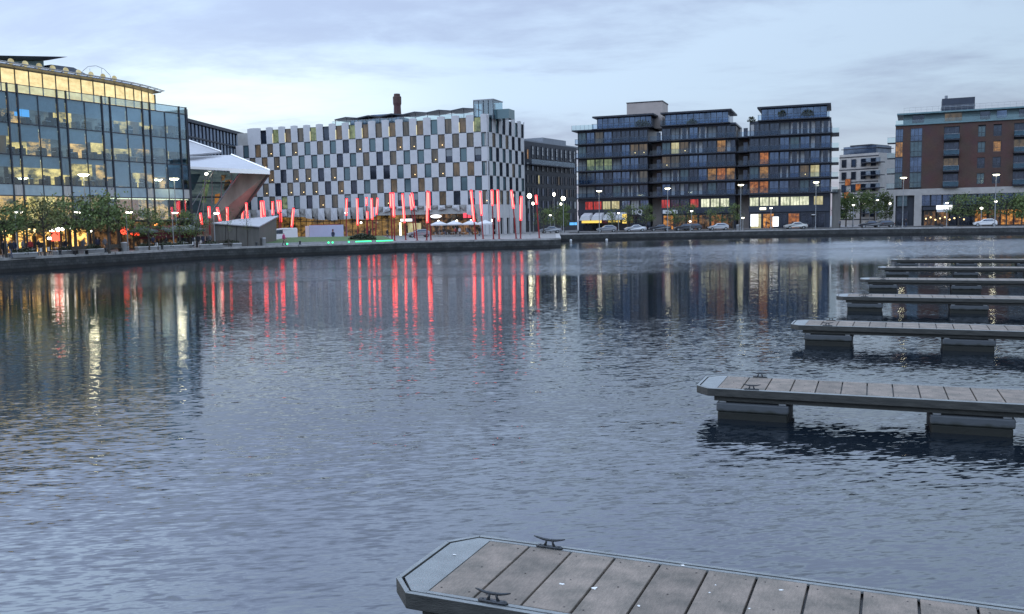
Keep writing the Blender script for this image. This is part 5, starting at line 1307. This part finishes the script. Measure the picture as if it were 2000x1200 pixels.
# ------------------------------------------------------------------ people
def person_mesh(pose, top, legs, seed=0):
    me = D.meshes.new("person")
    J = {'pel': (0, 0, .95), 'sp': (0, .0, 1.15), 'ch': (0, 0, 1.38), 'nk': (0, 0, 1.5), 'hb': (0, -.01, 1.58), 'hd': (0, -.02, 1.68)}
    E = [('pel', 'sp'), ('sp', 'ch'), ('ch', 'nk'), ('nk', 'hb'), ('hb', 'hd')]; Rr = {'pel': .15, 'sp': .135, 'ch': .165, 'nk': .06, 'hb': .085, 'hd': .095}
    st = {'stand': 0, 'walk': .28, 'sit': 0}[pose]
    for s_, n in ((-1, 'l'), (1, 'r')):
        f = st*s_
        if pose == 'sit': pts = [(s_*.09, 0, .9), (s_*.10, -.42, .88), (s_*.10, -.45, .48), (s_*.10, -.58, .44)]
        else: pts = [(s_*.09, 0, .9), (s_*.10, f*.5-.02, .5), (s_*.10, f*.95 + (.06 if f > 0 else 0), .09), (s_*.11, f*.95-.14, .04)]
        for k, p, r in zip(('hip', 'kn', 'an', 'to'), pts, (.10, .07, .05, .04)): J[k+n] = p; Rr[k+n] = r
        E += [('pel', 'hip'+n), ('hip'+n, 'kn'+n), ('kn'+n, 'an'+n), ('an'+n, 'to'+n)]
        g = -f*.6
        arm = [(s_*.19, 0, 1.42), (s_*.24, g*.4+.03, 1.14), (s_*.24, g*.9-.08, .90), (s_*.235, g-.12, .80)]
        if pose == 'sit': arm = [(s_*.19, 0, 1.42), (s_*.24, -.05, 1.14), (s_*.16, -.30, 1.08), (s_*.13, -.40, 1.08)]
        for k, p, r in zip(('sh', 'el', 'wr', 'ha'), arm, (.07, .05, .035, .04)): J[k+n] = p; Rr[k+n] = r
        E += [('ch', 'sh'+n), ('sh'+n, 'el'+n), ('el'+n, 'wr'+n), ('wr'+n, 'ha'+n)]
    ks = list(J); me.from_pydata([J[k] for k in ks], [(ks.index(a), ks.index(b)) for a, b in E], [])
    o = D.objects.new("person", me); col.objects.link(o); sk = o.modifiers.new("s", 'SKIN'); o.modifiers.new("d", 'SUBSURF').levels = 1
    for i, k in enumerate(ks):
        v = me.skin_vertices[0].data[i]; v.radius = (Rr[k]*(1.25 if k in ('ch', 'pel', 'sp') else 1), Rr[k]); v.use_root = (k == 'pel')
    dg = bpy.context.evaluated_depsgraph_get(); dg.update(); nm = D.meshes.new_from_object(o.evaluated_get(dg)); D.objects.remove(o); nm.name = "person"
    skin = PM['skin']; nm.materials.clear()
    for m in (PM[top], PM[legs], skin, PM['hair'], PM['shoe']): nm.materials.append(m)
    for p in nm.polygons:
        c = p.center; z = c.z
        mi = 0 if z > .93 else 1
        if pose == 'sit' and c.y < -.16 and z < 1.0: mi = 1
        if z > 1.52: mi = 2
        if z > 1.70 or (z > 1.58 and c.y > .02): mi = 3
        if z < .1 or (pose == 'sit' and z < .48 and c.y < -.3): mi = 4
        if abs(c.x) > .15 and z < .88 and pose != 'sit': mi = 2
        p.material_index = mi
    # fingers
    nm.polygons.foreach_set("use_smooth", [True]*len(nm.polygons))
    return nm
PM = dict(skin=mat("skin", (.35, .22, .16), .6), hair=mat("hair", (.03, .02, .015), .7), shoe=mat("shoe", (.02, .02, .02), .6), black=mat("black_coat", (.02, .02, .025), .9), navy=mat("navy_coat", (.025, .03, .06), .9), grey=mat("grey_coat", (.12, .12, .13), .9),
          white=mat("white_shirt", (.5, .5, .52), .9), pink=mat("pink_top", (.45, .06, .16), .9), red=mat("red_coat", (.3, .03, .03), .9), jeans=mat("blue_jeans", (.05, .07, .12), .9))
PCache = {}
def person(pose, top, legs, px, Y, rz, label, z=1.4, group="people on the quayside"):
    k = (pose, top, legs)
    if k not in PCache: PCache[k] = person_mesh(*k)
    b = ground(px, Y, z); o = link("person", PCache[k], None, tuple(b), rz); tag(o, label, "person", group); return o
ppl = [('stand', 'black', 'black', 8, 88, 1, "person in black standing at the photo's far left on the promenade"), ('stand', 'white', 'jeans', 14, 88.6, 2, "person in white shirt and jeans near the left edge"), ('walk', 'black', 'jeans', 22, 88, 1.2, "person in black coat walking right of the white-shirted one"),
 ('stand', 'navy', 'black', 29, 90, 0, "person in navy standing under the leftmost short lamp"), ('stand', 'red', 'black', 61, 96, 0, "person in red coat before the bright restaurant door"), ('walk', 'black', 'black', 77, 95, 1.4, "person in black walking right of the bright restaurant door"), ('stand', 'grey', 'black', 46, 95, 2.5, "person in grey coat left of the restaurant door"),
 ('walk', 'black', 'jeans', 130, 97, 1.5, "person in black walking under the brownish trees"), ('stand', 'navy', 'black', 192, 104, .5, "person in navy by the promenade bench"), ('walk', 'grey', 'black', 206, 104, 1.2, "person in grey walking past the bench"),
 ('stand', 'black', 'black', 388, 117, 0, "person in black, left of the group by the kiosk"), ('stand', 'navy', 'jeans', 397, 118, 1, "person in navy, second of the group by the kiosk"), ('stand', 'black', 'jeans', 405, 117.5, 2, "person in black and jeans at the kiosk group's middle"), ('stand', 'grey', 'black', 411, 118.5, 3, "person in grey at the right of the kiosk group"),
 ('walk', 'pink', 'black', 555, 119.6, 1.4, "person in pink top walking on the lawn edge right of the kiosk"), ('stand', 'navy', 'jeans', 651, 141, 0, "person in navy standing before the pale blue hoarding"), ('walk', 'black', 'black', 757, 158, 1, "person in black walking before the lit lobby"),
 ('stand', 'black', 'black', 722, 156, .5, "person in black among the poles left of the entrance"), ('stand', 'black', 'jeans', 1769, 184, 0, "person in black at the brick building's first pier"), ('walk', 'black', 'black', 1762, 184, 1, "person walking at the brick building's left corner"),
 ('sit', 'black', 'jeans', 866, 168, 1.2, "person in black seated at the hotel terrace's left end"), ('sit', 'red', 'black', 890, 168, -1.2, "person in red seated mid hotel terrace"), ('sit', 'grey', 'jeans', 912, 167, 1.4, "person in grey seated right of the one in red on the terrace"), ('stand', 'white', 'black', 898, 170, 0, "person in white shirt standing on the hotel terrace"),
 ('stand', 'black', 'jeans', 936, 168, 1, "person in black standing at the hotel terrace's right end"), ('sit', 'navy', 'black', 300, 112, 1, "person in navy seated under the red awning, left"), ('sit', 'black', 'black', 326, 113, -1, "person in black seated under the red awning, middle"), ('stand', 'black', 'black', 352, 115, 0, "person in black standing at the red awning's right end"), ('walk', 'grey', 'jeans', 164, 99, 1.4, "person in grey and jeans walking under the broad green tree"),
 ('walk', 'navy', 'jeans', 1496, 190, 1.4, "person in navy passing the lit shop of the right block"), ('stand', 'grey', 'black', 1640, 186, 0, "person in grey at the right block's end pier")]
for a in ppl: person(*a)

# ------------------------------------------------------------------ cafe terraces and promenade furniture
def cafe_set():
    t = thing("cafe_table", "x", "table"); m_ = MB(); m_.tube([(0, 0, .72), (0, 0, .75)], .38, MT['chairw'], 14); m_.build("tabletop", t)
    m_ = MB(); m_.tube([(0, 0, 0), (0, 0, .02), (0, 0, .72)], [.22, .05, .04], MT['steel'], 8); m_.build("leg", t); return t
def cafe_chair():
    t = thing("cafe_chair", "x", "chair"); m_ = MB(); m_.box(-.21, .21, -.21, .21, .43, .46, MT['chairw']); m_.build("seat", t)
    m_ = MB(); m_.box(-.2, .2, .19, .22, .46, .85, MT['chairw']); m_.build("backrest", t)
    for x in (-.18, .18):
        for y in (-.18, .18): l = MB(); l.bar((x, y, 0), (x, y, .43), .02, MT['steel']); l.build("leg", t)
    return t
ct, cc_ = cafe_set(), cafe_chair(); first = True
tabs = [(62, 93, "by the bright restaurant door"), (112, 97, "between the two leftmost lamps"), (292, 111, "left of the red awning"), (318, 112, "under the red awning, middle"), (345, 113.5, "under the red awning, right"), (362, 114, "at the office's right corner"), (860, 168, "on the hotel terrace, left end"), (884, 168, "on the hotel terrace, middle left"), (906, 167, "on the hotel terrace, middle right"), (928, 166, "on the hotel terrace, right end")]
for i, (px, Y, w_) in enumerate(tabs):
    o = ct if i == 0 else copy_tree(ct); b = ground(px, Y); o.location = b; tag(o, "small round white cafe table " + w_, "table", "cafe tables on the terraces")
    for s_, sd in ((-.75, "left"), (.75, "right")):
        c = cc_ if first else copy_tree(cc_); first = False; c.location = b+Vector((s_, .1, 0)); c.rotation_euler = (0, 0, -pi/2 if s_ > 0 else pi/2)
        tag(c, "white cafe chair on the %s of the table %s" % (sd, w_), "chair", "cafe chairs on the terraces")
def parasol(px, Y, label, cm, R_=2.0, H=2.9, n=4):
    b = ground(px, Y); t = thing("parasol", label, "parasol", tuple(b), .3, "parasols over the terraces")
    m_ = MB(); m_.tube([(0, 0, 0), (0, 0, H)], .04, MT['steel'], 6); m_.tube([(0, 0, 0), (0, 0, .08)], .35, MT['planter'], 10); m_.build("pole", t)
    m_ = MB()
    k = 8
    for i in range(k):
        a0, a1 = 2*pi*i/k, 2*pi*(i+1)/k
        m_.poly([(0, 0, H+.1), (R_*cos(a0), R_*sin(a0), H-.55), (R_*cos(a1), R_*sin(a1), H-.55)], cm)
        m_.poly([(R_*cos(a0), R_*sin(a0), H-.55), (R_*cos(a0), R_*sin(a0), H-.8), (R_*cos(a1), R_*sin(a1), H-.8), (R_*cos(a1), R_*sin(a1), H-.55)], cm)
    m_.build("canopy", t)
for px, Y, lb, cm in [(278, 113, "green-grey parasol left of the promenade's red awning", MT['canvas']), (312, 117, "green-grey parasol behind the short lamp by the red awning", MT['canvas']), (347, 119, "blue-grey parasol at the office corner, left one", MT['canvas']), (372, 121, "blue-grey parasol at the office corner, right one", MT['canvas']),
                      (858, 171, "pale parasol at the left end of the hotel terrace", MT['canvaswhite']), (888, 171, "pale parasol in the middle of the hotel terrace", MT['canvaswhite']), (920, 170, "pale parasol toward the right of the hotel terrace", MT['canvaswhite']), (948, 168, "pale parasol at the right end of the hotel terrace", MT['canvaswhite'])]:
    parasol(px, Y, lb, cm, 1.7 if px > 800 else 2.0)
# red awning on the left terrace
b = ground(320, 117); t = thing("awning", "dark red canvas terrace screen before the glass office", "awning", tuple(b), 1.15)
m_ = MB(); m_.prism([(-5, -1.2, 2.3), (5, -1.2, 2.3), (5, 1.5, 2.7), (-5, 1.5, 2.7)], [(-5, -1.2, 2.36), (5, -1.2, 2.36), (5, 1.5, 2.95), (-5, 1.5, 2.95)], MT['canvasred']); m_.box(-5, 5, -1.25, -1.2, 1.3, 2.3, MT['canvasred']); m_.build("canvas", t)
m_ = MB(); [m_.tube([(x, -1.1, 0), (x, -1.1, 2.4)], .04, MT['black'], 6) for x in (-4.9, -1.6, 1.6, 4.9)]; m_.build("frame", t)
for px, py, Y, r_, mk, lb in [(243, 451, 112, .55, 'redglow', "large red glowing heater at the terrace's left end"), (261, 456, 113, .4, 'redglow', "red glowing heater just right of the large one"), (271, 455, 113.5, .4, 'redglow', "third red glowing heater of the terrace"), (253, 443, 114, .25, 'orangeglow', "small orange lamp above the red heaters"), (306, 441, 118, .32, 'orangeglow', "orange lamp over the green-grey parasols"), (313, 443, 118, .2, 'orangeglow', "small orange lamp right of the bigger orange one")]:
    v = at_Y(px, py, Y); t = thing("patio_heater", lb, "heater", (v.x, v.y, 1.4), 0, "glowing heaters and lamps on the left terrace")
    m_ = MB(); m_.tube([(0, 0, 0), (0, 0, v.z-1.4-r_*.8)], .035, MT['black'], 6); m_.tube([(0, 0, 0), (0, 0, .1)], .25, MT['black'], 10); m_.build("stand", t)
    m_ = MB(); m_.ball((0, 0, v.z-1.4), r_, MT[mk], 10, 6, .9); m_.build("glow_head", t)
# restaurant lanterns along the office ground floor
for i, (px, py, r_) in enumerate([(8, 453, .22), (57, 448, .14), (67, 451, .26), (101, 450, .34), (113, 448, .32), (122, 448, .22), (95, 466, .18), (99, 466, .18), (103, 466, .16), (138, 447, .12), (178, 452, .12)]):
    v = at_Y(px, py, 96+px*.04); t = thing("lantern", "x", "lantern", (v.x, v.y, 1.4), 0, "lanterns outside the restaurant")
    t['label'] = "warm round lantern " + ["near the photo's left edge", "small, above the bright restaurant door's left", "right above the bright restaurant door", "biggest of the row right of the door", "second of the row right of the door", "third of the row right of the door", "low left of a tight trio", "low middle of a tight trio", "low right of a tight trio", "tiny, beyond the row of three", "tiny, under the tallest brownish tree"][i]
    m_ = MB(); m_.ball((0, 0, v.z-1.4), r_*.8, MT['lamps'] if i > 2 else MT['warmbulb'], 8, 6); m_.build("globe", t)
    m_ = MB(); m_.tube([(0, 0, 0), (0, 0, v.z-1.4-r_*.7)], .03, MT['black'], 5); m_.build("stand", t)
# red lit menu board
v = at_Y(108, 462, 99.5); t = thing("menu_board", "red lit square sign outside the restaurant", "sign", (v.x, v.y, 1.4), .9)
m_ = MB(); m_.box(-.45, .45, -.04, .04, v.z-1.9, v.z-.9, MT['redglow']); m_.build("panel", t); m_ = MB(); m_.box(-.04, .04, -.03, .03, 0, v.z-1.9, MT['black']); m_.build("post", t)
# planters, benches, bins and bollards along the left edge
for i, px in enumerate((45, 130, 182, 286, 325, 356, 412, 450)):
    b = ground(px, 86+px*.077 + (0 if px < 400 else -3)); t = thing("planter", "x", "planter", tuple(b), 1.1 if px < 380 else .6, "low white-edged planters on the promenade")
    t['label'] = "low concrete planter box " + ["below the leftmost restaurant lights", "right of the leftmost lanterns", "before the promenade bench", "left of the red awning's tables", "before the red awning's middle", "before the red awning's right end", "before the kiosk's left end", "before the kiosk's middle"][i]
    m_ = MB(); m_.box(-1.4, 1.4, -.3, .3, 0, .42, MT['planter']); m_.box(-1.44, 1.44, -.34, .34, .42, .5, MT['chairw']); m_.build("box", t)
    bush("shrub", "", (0, 0, .45), (1.2, .3, .5), 90, t, i)
for i, (px, Y, w_) in enumerate([(158, 96, "under the broad green tree"), (224, 103, "left of the red heaters"), (440, 117, "in front of the kiosk")]):
    b = ground(px, Y); t = thing("bench", "dark wooden bench " + w_, "bench", tuple(b), 1.1 if i < 2 else .5, "benches on the left promenade")
    m_ = MB(); m_.box(-.9, .9, -.22, .22, .42, .48, MT['bark']); m_.build("seat", t); m_ = MB(); m_.box(-.9, .9, .2, .26, .5, .9, MT['bark']); m_.build("backrest", t)
    for x in (-.75, .75): m_ = MB(); m_.box(x-.04, x+.04, -.2, .24, 0, .42, MT['black']); m_.build("leg", t)
for i, (px, Y, w_) in enumerate([(243, 104, "beside the red heaters"), (515, 120, "at the kiosk's right front corner"), (1441, 184, "behind the silver hatchback")]):
    b = ground(px, Y); t = thing("litter_bin", "grey litter bin " + w_, "bin", tuple(b), 0, "litter bins on the quays"); m_ = MB(); m_.tube([(0, 0, 0), (0, 0, 1.0)], [.28, .32], MT['planter'], 12); m_.build("body", t)
    m_ = MB(); m_.tube([(0, 0, 1.0), (0, 0, 1.12)], [.36, .3], MT['steel'], 12); m_.build("lid", t)
bl0 = None; bw = [(46, "quay edge, nearest the left"), (118, "quay edge below the middle lanterns"), (207, "quay edge left of the heaters"), (317, "quay edge before the red awning"), (427, "quay edge before the kiosk's left end"), (501, "quay edge before the kiosk's right end"), (586, "quay edge by the green lawn"), (1130, "far quay edge, leftmost"), (1386, "far quay edge left of the silver hatchback"), (1572, "far quay edge at the pale taxi"), (1752, "far quay edge at the brick building"), (1840, "far quay edge near the lit sign")]
def edge_y(px):
    k = ground(px, 100).x/100
    for a, b in zip(basin, basin[1:]):
        d1 = a[0]-k*a[1]; d2 = b[0]-k*b[1]
        if d1*d2 <= 0 and d1 != d2:
            t_ = d1/(d1-d2); y = a[1]+(b[1]-a[1])*t_
            if y > 60: return y
    return 178
for px, w_ in bw:
    Y = edge_y(px)+.45
    if bl0 is None:
        bl0 = thing("mooring_bollard", "x", "bollard"); m_ = MB(); m_.tube([(0, 0, 0), (0, 0, .1), (0, 0, .35), (0, 0, .42), (0, 0, .5)], [.2, .13, .12, .2, .14], MT['iron'], 10); m_.build("post", bl0); o = bl0
    else: o = copy_tree(bl0)
    o.location = ground(px, Y, 1.46); tag(o, "black iron mooring bollard on the " + w_, "bollard", "mooring bollards on the quay edge")
# white balls added in place of the small lights on the far wall
for px, py, w_ in ((1115, 468, "left"), (1185, 467, "right")):
    v = at_z(px, py+2, 0); v.y = 174.5; v = ground(px, 174.5, 0); t = thing("wall_light_ball", "white ball in place of a light on the far quay wall, %s one of two" % w_, "wall_light_ball", tuple(v), 0, "white balls in place of lights on the far quay wall")
    m_ = MB(); m_.ball((0, 0, .12), .24, MT['chairw'], 12, 8); m_.build("float", t, True); m_ = MB(); m_.tube([(0, 0, .3), (0, 0, .42)], .04, MT['black'], 6); m_.build("ring", t)

# lawn wedge with green light strips
lw = thing("lawn_planter", "sloping green-lit lawn planter between the kiosk and the red poles", "planter", tuple(ground(640, 128)))
L0 = lw.location.copy()
def lp(px, Y, z): return ground(px, Y, z)-L0
b4 = [lp(500, 120.5, 1.4), lp(770, 134, 1.4), lp(745, 146, 1.4), lp(560, 136, 1.4)]
t4 = [lp(500, 120.7, 1.75), lp(770, 134.2, 1.65), lp(745, 146, 2.1), lp(560, 136, 2.25)]
m_ = MB(); m_.prism(b4, t4, MT['planter'], MT['grass']); m_.build("bed", lw)
for (a_, b_) in ((.86, .99), (.70, .82)):
    m_ = MB(); p0 = b4[0].lerp(b4[1], a_)+Vector((0, -.12, .16)); p1 = b4[0].lerp(b4[1], b_)+Vector((0, -.12, .16)); m_.bar(p0, p1, .07, MT['greenled']); m_.build("light_strip", lw)
for a_ in (.02, .21, .50, .53, .65): m_ = MB(); m_.ball(b4[0].lerp(b4[1], a_)+Vector((0, -.15, .15)), .13, MT['greenled'], 8, 5); m_.build("spotlight", lw)
bush("hedge", "dark clipped hedge between the lawn and the red poles", tuple(ground(707, 134)), (2.4, 1.2, 1.3), 900, None, 4, "hedge")
# pale hoarding
t = thing("hoarding", "pale blue hoarding with a small red figure in front of the hotel lobby", "hoarding", tuple(ground(638, 150)), -.1)
m_ = MB(); m_.box(-2.9, 2.9, 0, .15, .1, 2.6, MT['hoarding']); m_.box(-3.6, -2.95, .0, 2.0, .1, 2.5, MT['chairw']); m_.build("panel", t)
m_ = MB(); m_.box(1.0, 1.25, -.02, -.005, .9, 1.9, MT['canvasred']); m_.box(-.6, -.4, -.02, -.005, .3, .6, MT['signr']); m_.box(-2.6, 2.6, .05, .12, 2.6, 2.7, MT['redpole']); m_.build("graphic", t)

# ------------------------------------------------------------------ sky and light
SUN_EL, SUN_AZ = 7.0, -75.0        # low glow left of the hotel
w = D.worlds.new("World"); scene.world = w; w.use_nodes = True; nt = w.node_tree; Lk = nt.links.new
bgn = nt.nodes["Background"]; out = nt.nodes["World Output"]
sky = nt.nodes.new("ShaderNodeTexSky"); sky.sky_type = 'NISHITA'; sky.sun_disc = False; sky.sun_elevation = radians(SUN_EL); sky.sun_rotation = radians(SUN_AZ)
sky.air_density = 1.2; sky.dust_density = .3; sky.ozone_density = 1.5
Lk(sky.outputs[0], bgn.inputs[0]); bgn.inputs[1].default_value = .05
tc = nt.nodes.new("ShaderNodeTexCoord"); sp = nt.nodes.new("ShaderNodeSeparateXYZ"); Lk(tc.outputs["Generated"], sp.inputs[0])
def math(op, a, b=None, c=None):
    n_ = nt.nodes.new("ShaderNodeMath"); n_.operation = op
    for i, v in enumerate((a, b, c)):
        if v is None: continue
        if hasattr(v, 'links'): Lk(v, n_.inputs[i])
        else: n_.inputs[i].default_value = v
    return n_.outputs[0]
zc = math('MAXIMUM', sp.outputs[2], 0.0)
# clouds live on a flat layer: direction / (z + k)
den = math('ADD', zc, .16)
ux = math('DIVIDE', sp.outputs[0], den); uy = math('DIVIDE', sp.outputs[1], den)
cb = nt.nodes.new("ShaderNodeCombineXYZ"); Lk(ux, cb.inputs[0]); Lk(uy, cb.inputs[1])
def cloudnoise(sc, det, off, rough=.6, dist=.6):
    mp = nt.nodes.new("ShaderNodeMapping"); mp.inputs["Scale"].default_value = sc; mp.inputs["Location"].default_value = off; Lk(cb.outputs[0], mp.inputs[0])
    n_ = nt.nodes.new("ShaderNodeTexNoise"); n_.inputs["Scale"].default_value = 1; n_.inputs["Detail"].default_value = det; n_.inputs["Roughness"].default_value = rough; n_.inputs["Distortion"].default_value = dist; Lk(mp.outputs[0], n_.inputs["Vector"]); return n_.outputs["Fac"]
n1 = cloudnoise((.55, .9, 1), 7, (3.1, 1.7, 0)); n2 = cloudnoise((1.6, 2.2, 1), 6, (7, 2, 0), .6, .3)
mixn = math('ADD', math('MULTIPLY', n1, .72), math('MULTIPLY', n2, .28))
mr = nt.nodes.new("ShaderNodeMapRange"); mr.inputs[1].default_value = .41; mr.inputs[2].default_value = .58; mr.interpolation_type = 'SMOOTHSTEP'; Lk(mixn, mr.inputs["Value"])
# darker lavender cloud vs thin pale blue sky
mx = nt.nodes.new("ShaderNodeMix"); mx.data_type = 'RGBA'; mx.inputs["A"].default_value = (.345, .43, .655, 1); mx.inputs["B"].default_value = (.52, .67, .90, 1); Lk(mr.outputs[0], mx.inputs["Factor"])
# left side of the view is brighter, right side and horizon duller
side = nt.nodes.new("ShaderNodeMapRange"); side.inputs[1].default_value = -.55; side.inputs[2].default_value = .5; side.inputs[3].default_value = 1.2; side.inputs[4].default_value = .75; Lk(sp.outputs[0], side.inputs["Value"])
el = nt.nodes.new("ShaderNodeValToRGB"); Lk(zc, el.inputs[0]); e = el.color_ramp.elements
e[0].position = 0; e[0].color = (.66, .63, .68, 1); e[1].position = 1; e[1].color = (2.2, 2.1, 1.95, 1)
for pos, c in ((.06, (.78, .755, .80, 1)), (.13, (.98, .97, .97, 1)), (.235, (1.08, 1.05, 1.03, 1)), (.31, (1.85, 1.85, 1.82, 1)), (.42, (2.95, 2.95, 2.9, 1)), (.56, (3.25, 3.2, 3.1, 1)), (.76, (2.6, 2.45, 2.3, 1))): x_ = e.new(pos); x_.color = c  # bright belt above the view, added to light the water and walls
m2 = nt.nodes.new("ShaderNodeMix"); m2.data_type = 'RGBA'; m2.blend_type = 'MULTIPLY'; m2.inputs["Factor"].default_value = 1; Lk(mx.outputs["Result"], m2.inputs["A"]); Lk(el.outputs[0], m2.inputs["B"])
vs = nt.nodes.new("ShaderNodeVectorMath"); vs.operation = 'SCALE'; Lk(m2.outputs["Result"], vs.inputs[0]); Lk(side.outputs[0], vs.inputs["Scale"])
# bright break in the cloud low on the left
gdir = ray(440, 195).normalized(); dt = nt.nodes.new("ShaderNodeVectorMath"); dt.operation = 'SUBTRACT'; Lk(tc.outputs["Generated"], dt.inputs[0]); dt.inputs[1].default_value = gdir
sc_ = nt.nodes.new("ShaderNodeVectorMath"); sc_.operation = 'MULTIPLY'; Lk(dt.outputs[0], sc_.inputs[0]); sc_.inputs[1].default_value = (1, 1, 3.6)
ln = nt.nodes.new("ShaderNodeVectorMath"); ln.operation = 'LENGTH'; Lk(sc_.outputs[0], ln.inputs[0])
gl = nt.nodes.new("ShaderNodeMapRange"); gl.inputs[1].default_value = .30; gl.inputs[2].default_value = 0; gl.inputs[3].default_value = 0; gl.inputs[4].default_value = 1; gl.interpolation_type = 'SMOOTHSTEP'; Lk(ln.outputs["Value"], gl.inputs["Value"])
gm2 = math('MULTIPLY', gl.outputs[0], math('ADD', math('MULTIPLY', mr.outputs[0], .8), .25))
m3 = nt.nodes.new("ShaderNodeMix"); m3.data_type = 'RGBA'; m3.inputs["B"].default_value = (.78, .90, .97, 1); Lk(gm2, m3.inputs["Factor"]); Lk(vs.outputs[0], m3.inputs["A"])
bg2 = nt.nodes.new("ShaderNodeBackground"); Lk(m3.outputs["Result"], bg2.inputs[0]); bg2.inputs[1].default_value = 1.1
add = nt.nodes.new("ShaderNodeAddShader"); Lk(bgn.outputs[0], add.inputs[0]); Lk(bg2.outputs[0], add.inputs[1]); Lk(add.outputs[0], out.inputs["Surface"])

sl = D.lights.new("sun", 'SUN'); sl.energy = .5; sl.angle = radians(20); sl.color = (1, .93, .86)
so = D.objects.new("sun", sl); scene.collection.objects.link(so)
sd = Vector((sin(radians(SUN_AZ))*cos(radians(SUN_EL)), cos(radians(SUN_AZ))*cos(radians(SUN_EL)), sin(radians(SUN_EL))))
so.rotation_euler = sd.to_track_quat('Z', 'Y').to_euler()

scene.view_settings.view_transform = 'Standard'; scene.view_settings.look = 'None'; scene.view_settings.exposure = 0; scene.view_settings.gamma = 1
scene.render.engine = 'CYCLES'
scene.cycles.use_denoising = True
scene.cycles.max_bounces = 6; scene.cycles.diffuse_bounces = 2; scene.cycles.glossy_bounces = 4; scene.cycles.transparent_max_bounces = 10; scene.cycles.transmission_bounces = 3
scene.cycles.sample_clamp_indirect = 6; scene.cycles.caustics_reflective = False
